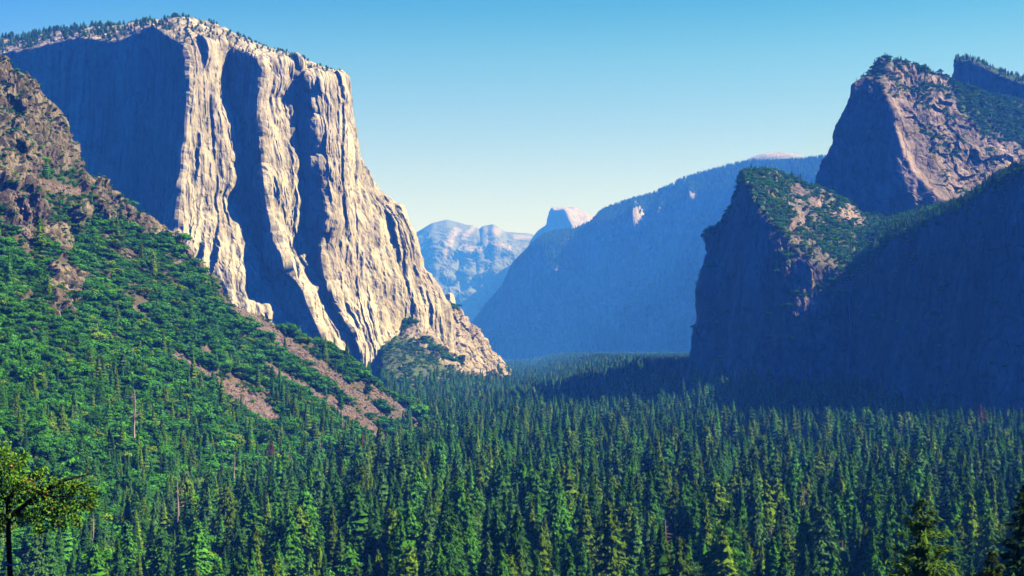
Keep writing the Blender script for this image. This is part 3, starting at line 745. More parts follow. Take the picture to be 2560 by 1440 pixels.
def mass(name, label, pos, scl, rot, idx, coll):
    """one mass: points carrying instances of the source plants"""
    n = len(pos)
    me = bpy.data.meshes.new(name); me.vertices.add(n); me.vertices.foreach_set('co', np.ascontiguousarray(pos, np.float32).ravel())
    for an, ty, key, val in (('iscale', 'FLOAT_VECTOR', 'vector', scl), ('irot', 'FLOAT_VECTOR', 'vector', rot), ('iidx', 'INT', 'value', idx)):
        at = me.attributes.new(an, ty, 'POINT'); at.data.foreach_set(key, np.ascontiguousarray(val, np.int32 if ty == 'INT' else np.float32).ravel())
    o = link(bpy.data.objects.new(name, me))
    ng = bpy.data.node_groups.new(name, 'GeometryNodeTree')
    ng.interface.new_socket('Geometry', in_out='INPUT', socket_type='NodeSocketGeometry')
    ng.interface.new_socket('Geometry', in_out='OUTPUT', socket_type='NodeSocketGeometry')
    N = ng.nodes; gi = N.new('NodeGroupInput'); go = N.new('NodeGroupOutput')
    ci = N.new('GeometryNodeCollectionInfo'); ci.inputs['Collection'].default_value = coll
    ci.inputs['Separate Children'].default_value = True; ci.inputs['Reset Children'].default_value = True
    ip = N.new('GeometryNodeInstanceOnPoints'); ip.inputs['Pick Instance'].default_value = True
    def na(nm, ty):
        a_ = N.new('GeometryNodeInputNamedAttribute'); a_.data_type = ty; a_.inputs['Name'].default_value = nm
        return [s for s in a_.outputs if s.enabled and s.name == 'Attribute'][0]
    L = ng.links
    L.new(gi.outputs[0], ip.inputs['Points']); L.new(ci.outputs[0], ip.inputs['Instance'])
    L.new(na('iidx', 'INT'), ip.inputs['Instance Index']); L.new(na('iscale', 'FLOAT_VECTOR'), ip.inputs['Scale'])
    er = N.new('FunctionNodeEulerToRotation'); L.new(na('irot', 'FLOAT_VECTOR'), er.inputs[0]); L.new(er.outputs[0], ip.inputs['Rotation'])
    L.new(ip.outputs[0], go.inputs[0])
    m = o.modifiers.new('scatter', 'NODES'); m.node_group = ng
    return tag(o, label, None, 'stuff')

# ------------------------------------------------------------------ where the plants stand
def scatter(g, dens):
    """random points on a grid surface; dens is per square metre at the vertices"""
    a = g[:-1, :-1]; e1 = g[:-1, 1:] - a; e2 = g[1:, :-1] - a
    ar = np.linalg.norm(np.cross(e1, e2), axis=-1)
    dn = .25 * (dens[:-1, :-1] + dens[1:, 1:] + dens[1:, :-1] + dens[:-1, 1:])
    u, v = proj(a); ok = (u > -160) & (u < 2720) & (v < 1620) & (v > -60)
    cnt = RNG.poisson(ar * dn * ok)
    ii = np.repeat(np.arange(cnt.size), cnt.ravel())
    s, t = RNG.random((2, len(ii), 1))
    return a.reshape(-1, 3)[ii] + e1.reshape(-1, 3)[ii] * s + e2.reshape(-1, 3)[ii] * t

cons, oaks, brush, farcon = [], [], [], []   # rows: x, y, z, height, width factor, shape, tone
def addcon(p, h, shapes=None, tones=None, into=None, wf=1.0):
    n = len(p)
    sh = RNG.choice(6, n, p=shapes if shapes is not None else [.22, .16, .24, .12, .10, .16])
    tn = RNG.choice(4, n, p=tones if tones is not None else [.22, .30, .30, .18])
    (cons if into is None else into).append(np.column_stack([p, h, np.full(n, wf) * (.88 + .3 * RNG.random(n)), sh, tn]))
def addoak(p, h, tones=None, into=None, wf=1.0):
    n = len(p)
    (oaks if into is None else into).append(np.column_stack([p, h, np.full(n, wf) * (.9 + .3 * RNG.random(n)), RNG.choice(4, n), RNG.choice(4, n, p=tones if tones is not None else [.25, .4, .25, .1])]))

footx = foP[:, 0]; footy = foP[:, 1]
def floor_points(y0, y1, d):
    yy = np.arange(y0, y1, d); pts = []
    for y in yy:
        x = np.arange(-.40 * y - 60, .40 * y + 60, d)
        pts.append(np.column_stack([x, np.full(len(x), y)]))
    p = np.concatenate(pts); p += (RNG.random(p.shape) - .5) * d * 1.1
    x, y = p.T
    leftx = np.interp(y, footy, footx)           # keep off the left hillside
    ok = (x > leftx + 4) | (y > 2200)
    # the shaded cliffs' foot
    fx = np.concatenate([[-5000, -900], base[2:, 0]]); fy = np.concatenate([[30000, 30000], base[2:, 1]])
    ok &= (y < np.interp(x, fx, fy) - 12) | (x < base[2, 0] - 5) | (y > 4300)
    ok &= ~((y > base[1, 1]) & (x > base[1, 0] - 20) & (y < 4300))
    # the apron's foot
    ax = botP[:, 0]; ay = botP[:, 1]
    ok &= ~((x < np.interp(y, ay, ax)) & (y > 2600) & (y < 4220)) & ~((y >= 4220) & (x < (1225 - U0) / F * y))
    ok &= (((x - mc[0]) / 60) ** 2 + ((y - mc[1]) / 125) ** 2 > 1)
    ok &= ~((y > 2200) & (y < 2600) & (x < -260))
    p = p[ok]
    return np.column_stack([p, floor_z(p[:, 0], p[:, 1]) - .3])

for y0, y1, dd in ((620, 1300, 13.4), (1300, 2200, 14), (2200, 3400, 15), (3400, 5000, 16.5), (5000, 8200, 19), (8200, 12800, 30)):
    p = floor_points(y0, y1, dd)
    u, v = proj(p)
    clear = fbm(np.column_stack([p[:, :2] / 90, 0 * p[:, 0]]) + 4, 3)
    p = p[(clear > -.42) | (RNG.random(len(p)) < .25)]
    u, v = proj(p)
    # broadleaved trees mix in on the left and around the clearing
    mixn = fbm(np.column_stack([p[:, :2] / 120, 0 * p[:, 0]]) + 14, 3)
    po = np.clip(.62 - (u - 200) / 1300, .10, .6) + .95 * np.clip(mixn, -.4, 1)
    po = po + .14 * (p[:, 1] < 1500) * (u > 500) * (u < 1700)
    po = np.where(np.hypot((p[:, 0] - mc[0]) / 130, (p[:, 1] - mc[1]) / 220) < 1, .75, po) * (p[:, 1] < 2400)
    isoak = RNG.random(len(p)) < po
    q = p[isoak]; addoak(q, 8 + 9 * RNG.random(len(q)), [.44, .26, .08, .22], wf=1.15)
    q = p[~isoak]
    hn = fbm(np.column_stack([q[:, :2] / 60, 0 * q[:, 0]]) + 24, 3)
    h = 42 + 20 * hn + 15 * RNG.normal(size=len(q)).clip(-1.5, 1.8)
    uq = proj(q)[0]
    h = np.where(uq < 1000, h * np.interp(uq, [0, 1000], [.62, .95]), h)
    h = np.where(q[:, 1] < 900, h * np.interp(q[:, 1], [620, 900], [.8, 1]), h)
    h = h * np.interp(q[:, 1], [900, 1500], [1.02, 1])
    addcon(q, np.where(RNG.random(len(q)) < .26, h * (.35 + .3 * RNG.random(len(q))), np.clip(h, 14, 64)), tones=[.24, .32, .28, .16], wf=1.10)

def talmask(u, v):
    m = np.zeros(u.shape)
    for st in strips: m = np.maximum(m, nearline(u, v, [(a_, b_, c_ * .95) for a_, b_, c_ in st]))
    return m
def off_talus(p, hpx, keep=.06):
    u, v = proj(p); m = np.maximum(talmask(u, v), np.maximum(talmask(u, v - hpx * .45), talmask(u, v - hpx * .85)))
    return p[(m < .55) | (RNG.random(len(p)) < keep)]
# left hillside
upper = np.clip((sl[..., 2] - 60) / 120, 0, 1)
openness = np.clip(1.12 - 1.2 * crag - 1.9 * smooth(smooth(tal, 0, 4), 1, 4), 0, 1)
clump = np.clip(.75 + 1.6 * fbm(sl / 38 + 8, 3) , .0, 1.3)
fm = np.clip((np.arange(sl.shape[0]) - 36) / 6, 0, 1)[:, None]
thin = np.where((su_ < 230) & (sv_ < 620), .6, 1.0)
p = off_talus(scatter(sl, .034 * openness * clump * fm * thin), 15)
hh = np.clip(5.5 + 4.5 * RNG.random(len(p)) + 3.5 * np.clip(1 - p[:, 2] / 220, 0, 1), 3.5, 15)
pu_, pv_ = proj(p); hh = np.where((pu_ < 250) & (pv_ < 560), hh * .62, hh) * (1 + .75 * fbm(p / 45 + 3, 2)) * np.exp(.22 * RNG.normal(size=len(p)))
addoak(p, hh, [.16, .44, .32, .08], wf=1.25)
p = off_talus(scatter(sl, .015 * np.clip(1 - crag * .5, 0, 1) * fm), 5, .12)
addoak(p, 2.2 + 2.2 * RNG.random(len(p)), [.12, .4, .4, .08], into=brush, wf=1.3)
p = off_talus(scatter(sl, .0052 * openness * np.clip(1.25 - sl[..., 2] / 130, 0.03, 1) * fm), 36, .12)
addcon(p, np.clip(23 + 8 * RNG.normal(size=len(p)), 10, 44), tones=[.34, .28, .28, .10])
# apron at the big cliff
p = scatter(ap, .016 * np.clip(1 - 1.1 * rk, 0, 1) * (np.arange(ap.shape[0]) > 24)[:, None] * np.clip(.6 + 1.6 * fbm(ap / 70, 3), .05, 1.2))
addoak(p, 4 + 5 * RNG.random(len(p)), [.1, .4, .4, .1], into=brush, wf=1.2)
p = scatter(ap, .0055 * np.clip((80 - ap[..., 2]) / 60, 0, 1) * (np.arange(ap.shape[0]) > 24)[:, None])
addcon(p, 24 + 16 * RNG.random(len(p)), into=farcon)
for pts in ([(1015, 812, 14), (1040, 802, 16)], [(1095, 765, 6), (1120, 770, 6), (1140, 778, 6)], [(1060, 860, 6), (1090, 885, 7), (1140, 905, 6)]):
    p = scatter(ap, .02 * nearline(au, av, pts)); addoak(p, 6 + 6 * RNG.random(len(p)), [.05, .35, .55, .05], into=brush, wf=1.2)
# ramp and summit brush on the right
p = scatter(ca, .020 * np.clip(vegc * 1.4 - .25, 0, 1) * (np.arange(nr) > 16)[:, None])
addoak(p, 4 + 4.5 * RNG.random(len(p)), [.40, .36, .14, .10], into=brush, wf=1.2)
p = scatter(ca, .0012 * np.clip(vegc * 1.4 - .2, 0, 1) * (np.arange(nr) > 16)[:, None])
addcon(p, 10 + 10 * RNG.random(len(p)), into=farcon)
p = scatter(ca, .006 * ((np.arange(nr) > 104) & (np.arange(nr) < 128))[:, None] * (du > 2140))
addcon(p, 9 + 11 * RNG.random(len(p)), tones=[.05, .6, .15, .2], into=farcon, wf=1.3)
p = scatter(pk, .016 * np.clip(vegp * 1.3 - .3, 0, 1)); addoak(p, 4.5 + 5 * RNG.random(len(p)), [.1, .4, .4, .1], into=brush, wf=1.2)
p = scatter(pk, .0012 * np.clip(vegp * 1.3 - .3, 0, 1) + .0008 * ((pv < 250) & (pu > 2140))); addcon(p, 9 + 9 * RNG.random(len(p)), into=farcon)
tu, tv_ = proj(tw); p = scatter(tw, .004 * (np.arange(tw.shape[0]) < 20)[:, None] * np.ones(tu.shape)); addcon(p, 9 + 9 * RNG.random(len(p)), into=farcon)
# skyline of the big cliff
cr = np.arange(cap.shape[0])[:, None]
tp = ((cr > 3) & (cr < 34)) * np.clip(.35 + 1.8 * fbm(cap / 60 + 5, 3), 0, 1)
p = scatter(cap, .0034 * tp * np.interp(cu, [0, 250, 450, 860], [1.5, 1.2, .9, .7])); pu_ = proj(p)[0]
addcon(p, np.interp(pu_, [0, 350, 500, 860], [18, 16, 11, 9]) * (.55 + .7 * RNG.random(len(p))), shapes=[.1, .3, .1, .2, .3, 0], tones=[.1, .5, .2, .2], into=farcon, wf=1.5)
# hazy ridge
rrw = np.arange(rg.shape[0])[:, None]
p = scatter(rg, np.clip(vegr, 0, 1) * .0016 * (rrw > 4) + .0016 * ((rrw > 4) & (rrw < 40)))
addcon(p, 26 + 24 * RNG.random(len(p)), into=farcon, wf=1.1)

cons = np.concatenate(cons); oaks = np.concatenate(oaks); brush = np.concatenate(brush); farcon = np.concatenate(farcon)

# ------------------------------------------------------------------ which trees show largest: front-to-back cover test
GW, GH = 640, 360
def visible(arr_list):
    al = np.concatenate(arr_list); src = np.concatenate([np.full(len(a_), k) for k, a_ in enumerate(arr_list)])
    order = np.argsort(al[:, 1]); buf = np.zeros((GH, GW), bool); vis = np.zeros(len(al))
    u, vb = proj(al[:, :3]); ph = al[:, 3] / al[:, 1] * F
    hw = np.where(src == 0, .13, .45) * al[:, 4] * ph
    for i in order:
        x0, x1 = max(0, int((u[i] - hw[i] * .6) / 4)), min(GW, int((u[i] + hw[i] * .6) / 4) + 1)
        y0, y1 = max(0, int((vb[i] - ph[i]) / 4)), min(GH, int((vb[i] - .12 * ph[i]) / 4) + 1)
        if x1 <= x0 or y1 <= y0: continue
        b = buf[y0:y1, x0:x1]; vis[i] = b.size - b.sum(); b[:] = True
    return [vis[src == k] for k in range(len(arr_list))]
inf_c, inf_o = visible([cons, oaks])
def pick(vis, n):
    o = np.argsort(-vis)[:n]; m = np.zeros(len(vis), bool); m[o] = True
    return m & (vis > 0)
pc_, po_ = pick(inf_c, 290), pick(inf_o, 290)

# ------------------------------------------------------------------ individual trees
NUMW = ['leftmost', 'second-leftmost', 'third-leftmost', 'fourth-leftmost', 'fifth-leftmost', 'sixth-leftmost', 'seventh-leftmost', 'eighth-leftmost', 'ninth-leftmost', 'tenth-leftmost']
COLS = [(0, 'at the left edge'), (150, 'below the left crags'), (420, 'below the cream prow'), (560, 'below the blue recess'), (740, 'below the talus streaks'), (980, 'below the dark boulder'), (1130, 'below the farthest range'),
        (1300, 'below the distant half dome'), (1480, 'below the hazy ridge'), (1690, "below the shaded cliff's edge"), (1880, 'below the grass clearing'), (2070, 'below the thin waterfall'), (2180, 'right of the waterfall'), (2370, 'below the square tower'), (2480, 'at the right edge')]
def colword(u):
    w = COLS[0][1]
    for a_, b_ in COLS:
        if u >= a_: w = b_
    return w
def rowword(v):
    return 'near the bottom edge' if v > 1380 else ('one rank up' if v > 1280 else ('in the middle ranks' if v > 1150 else ('in the upper ranks' if v > 1010 else 'high on the slope')))
def labels(keys, us, noun):
    from collections import defaultdict
    gr = defaultdict(list)
    for i, k in enumerate(keys): gr[k].append(i)
    out = [None] * len(keys)
    for k, ids in gr.items():
        ids.sort(key=lambda i: us[i])
        for j, i in enumerate(ids):
            base_ = '%s %s %s, %s' % (k[0], noun, k[1], k[2])
            out[i] = base_ if len(ids) == 1 else ('%s %s' % (NUMW[j] if j < 9 and j < len(ids) - 1 else 'rightmost' if j == len(ids) - 1 else 'another', base_))
    return out

def place_tree(name, row, meshes, label, cat, group):
    x, y, z, h, wf = row[:5]
    r = bpy.data.objects.new(name, None); r.empty_display_size = 1; COL.objects.link(r)
    r.location = (x, y, z); r.rotation_euler = (0, 0, random.random() * 6.28); r.scale = (h * wf, h * wf, h)
    tag(r, label, cat, None, group)
    for me, nm in zip(meshes, ('crown', 'trunk')):
        o = bpy.data.objects.new(nm, me); o.parent = r; COL.objects.link(o)
    return r
random.seed(5)
sel = cons[pc_]; u, v = proj(sel[:, :3])
ph = sel[:, 3] / sel[:, 1] * F
keys = [('%s %s' % (TN[int(r_[6])], conifer_specs[int(r_[5])][0]), rowword(v_ - .5 * p_), colword(u_)) for r_, u_, v_, p_ in zip(sel, u, v, ph)]
keys = [(('tall ' if r_[3] > 46 else 'short ' if r_[3] < 26 else '') + k[0], k[1], k[2]) for k, r_ in zip(keys, sel)]
lab = labels(keys, u, 'conifer')
for r_, l in zip(sel, lab):
    place_tree('conifer_tree', r_, (CONCROWN[(int(r_[5]), TN[int(r_[6])])], con_v[int(r_[5])][2]), l, 'conifer', 'conifers in the valley forest')
sel = oaks[po_]; u, v = proj(sel[:, :3]); ph = sel[:, 3] / sel[:, 1] * F
keys = [('%s%s' % ('large ' if r_[3] > 13 else 'small ' if r_[3] < 8 else '', ON[int(r_[6])]), rowword(v_ - .5 * p_), colword(u_)) for r_, u_, v_, p_ in zip(sel, u, v, ph)]
lab = labels(keys, u, 'leafy tree')
for r_, l in zip(sel, lab):
    place_tree('leafy_tree', r_, (OAKCROWN[(int(r_[5]), ON[int(r_[6])])], oak_v[int(r_[5])][1]), l, 'tree', 'leafy trees on the hillside')

def to_mass(name, label, a_, coll, nt):
    n = len(a_); h = a_[:, 3]; w = h * a_[:, 4]
    rot = np.column_stack([np.zeros((n, 2)), RNG.random(n) * 6.28])
    mass(name, label, a_[:, :3], np.column_stack([w, w, h]), rot, (a_[:, 5] * nt + a_[:, 6]).astype(np.int32), coll)
to_mass('forest', 'dense conifer forest covering the valley floor', cons[~pc_], C_con, 4)
to_mass('woods', 'rounded green oak woods covering the left hillside', oaks[~po_], C_oak, 4)
to_mass('undergrowth', 'low green brush on the slopes and ledges', brush, C_oak, 4)
to_mass('treeline', 'small far conifers along the cliff tops and hazy ridge', farcon, C_con, 4)
# scree on the talus streaks
p = scatter(sl, .16 * np.clip(tal * 1.4 - .3, 0, 1) * fm)
n = len(p); s = np.exp(RNG.normal(size=n) * .45) * .62
mass('scree', 'broken grey-pink talus stones in long streaks down the hillside', p, np.column_stack([s, s, s * .8]), RNG.random((n, 3)) * 6.28, RNG.integers(0, 5, n), C_stone)

# ------------------------------------------------------------------ single features: dead trees, boulders
def ground_at(u, v, surf=None):
    """point on the hillside or the valley floor seen at a pixel"""
    if surf is not None:
        a_ = surf.reshape(-1, 3); uu_, vv_ = proj(a_); k = np.argmin((uu_ - u) ** 2 + (vv_ - v) ** 2 + 1e9 * (np.arange(len(a_)) < surf.shape[1] * 46)); return a_[k]
    Y = HC * F / (v - V0); x = (u - U0) / F * Y
    return np.array([x, Y, float(floor_z(x, Y))])
snags = [snag_mesh(400 + i) for i in range(4)]
snag_me = [(rawmesh('trunk', *s[0], M_dead), rawmesh('crown', *s[1], M_dead)) for s in snags]
def snag(u, vtop, h, Y, label, k, cat='dead tree', mats=None, wid=1.8):
    r = bpy.data.objects.new('dead_tree', None); COL.objects.link(r)
    z = HC + (V0 - vtop) / F * Y - h
    r.location = ((u - U0) / F * Y, Y, z); r.scale = (h * wid, h * wid, h); r.rotation_euler = (0, 0, k * 1.3)
    tag(r, label, cat, None, 'dead trees standing in the forest')
    for me, nm in zip(snag_me[k % 4], ('trunk', 'crown')):
        o = bpy.data.objects.new(nm, me); o.parent = r; COL.objects.link(o)
    return r
for k, (u, vt, h, Y, l) in enumerate([
    (2106, 1350, 34, 830, 'bare brown broken-topped snag at the bottom, right of centre'), (445, 1190, 36, 1080, 'bare grey snag among dark oaks in the lower left forest'),
    (335, 975, 44, 1290, 'tall grey dead trunk with drooping bare branches, lower left'), (332, 870, 40, 1560, 'grey twiggy dead tree on the oak slope below the crags'),
    (858, 1030, 36, 1850, 'thin black burnt trunk in front of the pale talus streak'), (1290 + 640, 1310, 34, 900, 'reddish bare trunk near the bottom between dark conifers'),
    (1384, 1220, 30, 1180, 'thin pale bare pole standing in the middle of the forest'), (1375, 1215, 28, 1185, 'shorter pale pole just left of another bare pole'),
    (152, 970, 30, 1420, 'grey bare treetop poking above oaks at the left'), (722, 1135, 34, 1480, 'slim bare trunk below the wide talus patch'),
    (800, 1100, 34, 1600, 'pale bare trunk under the left end of the talus streaks'), (1665, 1300, 30, 950, 'bare pale trunk low in the forest, left of dark conifers'),
    (585, 1130, 26, 1400, 'small grey snag half hidden by oaks below the talus'), (232, 1290, 28, 1010, 'grey leaning dead top low at the left edge'),
    (2010, 1215, 30, 1050, 'bare dark trunk rising behind the broken-topped snag')]):
    snag(u, vt, h, Y, l, k)
rust = (.16, .075, .035)
rust_crown = rawmesh('crown', *con_v[3][3], leafm('rust', rust))
for u, vt, h, Y, l in [(678, 1095, 33, 1560, 'rust-red dying conifer below the wide talus patch'), (905, 1085, 30, 1750, 'rust-brown dying conifer at the toe of the talus'),
                       (1697, 1090, 34, 1650, 'rust-red dying conifer at the middle of the forest'), (1875, 1165, 32, 1450, 'reddish dying conifer beside the grass clearing'), (1225, 1140, 26, 1800, 'small rust-brown conifer in the left centre forest'),
                       (2450, 1010, 40, 2000, 'purple-brown dying conifer high at the right edge'), (1865, 1345, 28, 950, 'rusty small conifer low in the forest right of centre')]:
    z = HC + (V0 - vt) / F * Y - h
    place_tree('conifer_tree', ((u - U0) / F * Y, Y, z, h, .95), (rust_crown, con_v[3][2]), l, 'conifer', 'rust-coloured dying conifers')

import bmesh
def boulder(u, v, size, label, mat, seed):
    p_ = ground_at(u, v, sl)
    r = np.random.default_rng(seed); bm = bmesh.new(); bmesh.ops.create_cube(bm, size=2)
    bmesh.ops.subdivide_edges(bm, edges=bm.edges[:], cuts=5, use_grid_fill=True)
    for vt in bm.verts:
        c_ = np.array(vt.co) * [1, .9, .85]; k_ = 1 + .28 * float(perlin(c_ * .8 + seed)) + .12 * float(perlin(c_ * 2.4 + seed))
        vt.co = Vector(c_ * k_ * size)
    me = bpy.data.meshes.new('boulder'); bm.to_mesh(me); bm.free(); me.materials.append(mat)
    o = link(bpy.data.objects.new('boulder', me)); o.location = p_ + np.array([0, 0, size * .5]); o.rotation_euler = (r.random() * .5, r.random() * .5, r.random() * 3)
    tag(o, label, 'boulder', None, 'boulders on the talus'); return o
boulder(1022, 1060, 8.5, 'large dark square boulder at the toe of the talus', M_boulder, 1)
boulder(1008, 1066, 4.5, 'smaller dark boulder left of the large square one', M_boulder, 2)
boulder(980, 1049, 3.2, 'pale boulder above the dark boulders on talus', M_scree, 3)
boulder(845, 1015, 3.0, 'pale boulder high on the middle talus streak', M_scree, 4)

# ------------------------------------------------------------------ near trees at the frame's lower corners
def near_oak():
    base_ = np.array([(28 - U0) / F * 46, 46., 0.]); base_[2] = float(floor_z(base_[0], 46.)) - .2
    topz = HC + (V0 - 1100) / F * 46
    H = topz - base_[2]
    r = bpy.data.objects.new('oak_tree', None); COL.objects.link(r); r.location = base_
    tag(r, 'dark near oak with some yellow leaves in the lower left corner', 'tree')
    rg_ = np.random.default_rng(8)
    zt = np.linspace(0, H * .86, 8)
    tv, tf = tube(np.stack([.12 * np.sin(zt * .4), 0 * zt, zt], -1), np.linspace(.17, .07, 8), 9)
    fork = np.array([.0, 0, H - 1.9])
    limbs = [tube([fork + [0, 0, -.6], fork + [.9, .1, .15], fork + [1.7, .2, .55], fork + [2.5, .25, .75]], [.09, .07, .045, .02], 6),
             tube([fork + [0, 0, -.3], fork + [-.6, .2, .6], fork + [-1.2, .2, 1.3]], [.08, .05, .02], 6), tube([fork, fork + [.2, .1, .8], fork + [.5, .2, 1.6]], [.07, .05, .02], 6),
             tube([fork + [.8, .1, .15], fork + [1.5, -.2, .05], fork + [2.2, -.3, .1]], [.05, .035, .015], 5)]
    lv, lf = join([(tv, tf)] + limbs)
    o = link(bpy.data.objects.new('trunk', rawmesh('trunk', lv, lf, M_darkbark)), r)
    # dead white branch stub
    q0 = np.array([.02, -.1, HC + (V0 - 1412) / F * 46 - base_[2]])
    db = join([tube([q0, q0 + [.3, -.1, .06], q0 + [.36, -.12, .13]], [.035, .028, .02], 6), tube([q0 + [.3, -.1, .06], q0 + [.34, -.1, -.1], q0 + [.4, -.1, -.3]], [.02, .014, .006], 5), tube([q0 + [.28, -.1, .05], q0 + [.5, -.1, .02], q0 + [.55, -.1, -.12]], [.018, .012, .005], 5), tube([q0, q0 + [-.3, 0, .1]], [.03, .012], 5)])
    link(bpy.data.objects.new('dead_branch', rawmesh('dead_branch', *db, M_white)), r)
    cl = []
    px = [(10, 1125, 35), (45, 1150, 40), (-40, 1140, 60), (20, 1190, 45), (70, 1200, 35), (100, 1185, 25), (-30, 1230, 70), (40, 1240, 50), (90, 1235, 40), (130, 1215, 35), (165, 1225, 30), (200, 1215, 28), (225, 1235, 22),
          (215, 1265, 28), (180, 1270, 35), (140, 1265, 40), (100, 1285, 38), (60, 1290, 36), (150, 1305, 28), (190, 1300, 22), (10, 1300, 42), (-40, 1310, 60), (110, 1318, 18)]
    cen = [((u - 28) / 76., rg_.normal() * .25, (1244 - v) / 76. + .35, R_ / 76.) for u, v, R_ in px]
    for (x, y, z, R_) in cen:
        m = int(620 * R_ ** 1.6) + 40
        nrm = unit(rg_.normal(size=(m, 3))); p_ = fork + [x, y, z - .35] + nrm * R_ * (.35 + .75 * rg_.random((m, 1))) * [1, 1, .85]
        n2 = unit(nrm + .9 * rg_.normal(size=(m, 3))); a_ = unit(np.cross(n2, rg_.normal(size=(m, 3)))); b_ = np.cross(n2, a_)
        s = .055 * (.6 + .8 * rg_.random((m, 1)))
        cl.append(np.stack([p_ - a_ * s, p_ + b_ * s * .65, p_ + a_ * s, p_ - b_ * s * .65], 1).reshape(-1, 3))
    cvv = np.concatenate(cl); nf = len(cvv) // 4
    me = rawmesh('crown', cvv, np.arange(nf * 4).reshape(nf, 4), leafm('near', (.11, .26, .028))); me.materials.append(M_gold)
    pn = fbm(cvv[::4] / .5, 2); me.polygons.foreach_set('material_index', ((pn > .18) & (rg_.random(nf) < .3)).astype(np.int32))
    o = link(bpy.data.objects.new('crown', me), r)
M_gold = plain_mat('yellow_leaf', c4(.42, .24, .03), c4(.25, .12, .02), .3)
near_oak()

def near_pine(u, vtop, Y, h, label, seed, col, wf=1.0, **kw):
    v, f = conifer_crown(seed, **kw)
    z = HC + (V0 - vtop) / F * Y - h
    zt = np.linspace(0, .97, 8); tv, tf = tube(np.stack([0 * zt, 0 * zt, zt], -1), .013 * (1 - .92 * zt), 8)
    place_tree('pine_tree', ((u - U0) / F * Y, Y, z, h, wf), (rawmesh('crown', v, f, leafm('near', col)), rawmesh('trunk', tv, tf, M_bark)), label, 'pine tree', None)
big = dict(R=.26, z0=.1, levels=52, per=14, sprays=22, droop=-.25, gap=.14, power=.75, size=.013, ragged=.5, slim=.34, steep=.2, core=.3)
near_pine(2305, 1252, 150, 27, 'near olive pine with upswept branches at the lower right', 901, (.10, .20, .028), **big)
near_pine(2560, 1215, 170, 30, 'near green conifer cut off by the right edge', 902, (.05, .12, .03), **{**big, 'R': .22, 'droop': .1})
near_pine(2480, 1385, 120, 22, 'near yellowish pine top in the lower right corner', 903, (.10, .16, .025), **{**big, 'R': .2})
near_pine(2265, 1400, 190, 26, 'dark young conifer left behind the olive pine', 904, (.03, .10, .03), **{**big, 'R': .2, 'droop': .2})

# ------------------------------------------------------------------ air
hv = [(-12000, -1600, -80), (12000, -1600, -80), (12000, 34000, -80), (-12000, 34000, -80)]
hz = bpy.data.meshes.new('haze')
hz.from_pydata(hv + [(x, y, 3100) for x, y, z in hv], [], [(3, 2, 1, 0), (4, 5, 6, 7), (0, 1, 5, 4), (1, 2, 6, 5), (2, 3, 7, 6), (3, 0, 4, 7)])
HZ = NT('haze'); pv_n = HZ.n('VolumePrincipled', {'Color': c4(.045, .235, 1.0), 'Absorption Color': c4(1, 1, 1), 'Density': 7.6e-5, 'Anisotropy': .0})
HZ.t.links.new(pv_n.outputs[0], HZ.out.inputs['Volume']); hz.materials.append(HZ.m)
tag(link(bpy.data.objects.new('haze', hz)), 'blue air haze filling the valley', None, 'stuff')

# ------------------------------------------------------------------ light, sky, camera
EL, AZ = math.radians(42), math.radians(1)
sd = Vector((math.cos(EL) * math.cos(AZ), math.cos(EL) * math.sin(AZ), math.sin(EL)))
sun = bpy.data.lights.new('sun', 'SUN'); sun.energy = 5.0; sun.angle = math.radians(.5); sun.color = (1.0, .90, .72)
so = link(bpy.data.objects.new('sun', sun)); so.rotation_euler = sd.to_track_quat('Z', 'Y').to_euler()

SKYSTOPS = [(.10, (.92, .84, .66)), (.194, (.88, .81, .64)), (.239, (.81, .76, .62)), (.322, (.60, .68, .59)), (.404, (.40, .63, .53)), (.473, (.20, .52, .47)), (.62, (.03, .27, .50)), (1, (.004, .155, 1.0))]
DEEP = (.003, .155, 1.05)
W = bpy.data.worlds.new('World'); S.world = W; W.use_nodes = True
t = W.node_tree; t.nodes.clear()
sky = t.nodes.new('ShaderNodeTexSky'); sky.sky_type = 'NISHITA'; sky.sun_disc = False
sky.sun_elevation = EL; sky.sun_rotation = math.radians(90) - AZ; sky.altitude = 1400; sky.air_density = 1.3; sky.dust_density = 1.6; sky.ozone_density = 2.5
def wn(kind, ins=None, **pr):
    nd = t.nodes.new('ShaderNode' + kind)
    for k, v in pr.items(): setattr(nd, k, v)
    for k, v in (ins or {}).items():
        if hasattr(v, 'is_output'): t.links.new(v, nd.inputs[k])
        else: nd.inputs[k].default_value = v
    return nd
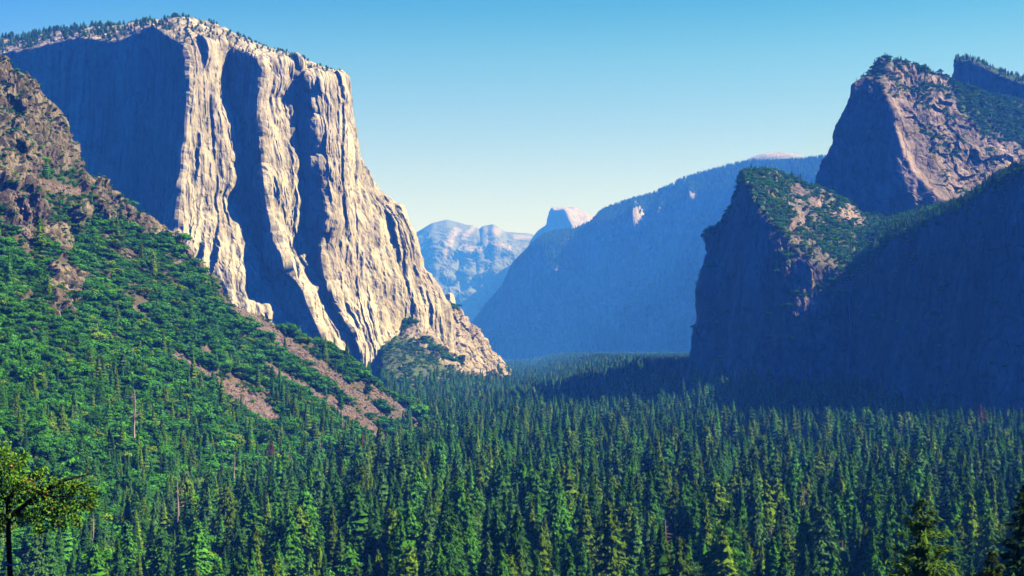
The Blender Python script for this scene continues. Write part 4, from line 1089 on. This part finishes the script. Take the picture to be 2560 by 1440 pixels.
# the air's own colour: a polarised deep blue dome that pales to cream low down the valley
tc = wn('TexCoord')
el = wn('SeparateXYZ', {0: tc.outputs['Generated']}).outputs['Z']
dt = wn('VectorMath', {0: tc.outputs['Generated'], 1: (.12, .993, 0)}, operation='DOT_PRODUCT').outputs['Value']
side = wn('MapRange', {'Value': dt, 'From Min': .70, 'From Max': .985}, interpolation_type='SMOOTHSTEP').outputs[0]
rp = wn('ValToRGB', {0: wn('MapRange', {'Value': el, 'From Min': 0, 'From Max': .5}).outputs[0]})
cr_ = rp.color_ramp
stops = SKYSTOPS
while len(cr_.elements) < len(stops): cr_.elements.new(.5)
for e, (p_, c_) in zip(cr_.elements, stops): e.position = p_; e.color = (*c_, 1)
deep = DEEP
pale = wn('MixRGB', {'Fac': side, 'Color1': (*deep, 1), 'Color2': rp.outputs[0]}).outputs[0]
tint = wn('MixRGB', {'Fac': 1.0, 'Color1': sky.outputs[0], 'Color2': pale}, blend_type='MULTIPLY').outputs[0]
bg = t.nodes.new('ShaderNodeBackground'); bg.inputs['Strength'].default_value = .10
wo = t.nodes.new('ShaderNodeOutputWorld')
t.links.new(tint, bg.inputs[0]); t.links.new(bg.outputs[0], wo.inputs[0])

cam = bpy.data.cameras.new('camera'); cam.sensor_width = 36; cam.lens = 36 * F / 2560; cam.shift_y = (V0 - 720) / 2560
cam.clip_start = .5; cam.clip_end = 60000
co = link(bpy.data.objects.new('camera', cam)); co.location = (0, 0, HC); co.rotation_euler = (math.pi / 2, 0, 0); S.camera = co

S.view_settings.view_transform = 'Standard'; S.view_settings.look = 'None'; S.view_settings.gamma = 1; S.view_settings.exposure = 1.2
cy = S.cycles
cy.use_denoising = True
try: cy.denoiser = 'OPENIMAGEDENOISE'
except Exception: pass
cy.max_bounces = 5; cy.diffuse_bounces = 0; cy.glossy_bounces = 1; cy.transmission_bounces = 3; cy.volume_bounces = 0; cy.transparent_max_bounces = 4
cy.use_adaptive_sampling = True; cy.adaptive_threshold = .02
print('TREES', len(cons), len(oaks), len(brush), len(farcon), pc_.sum(), po_.sum())
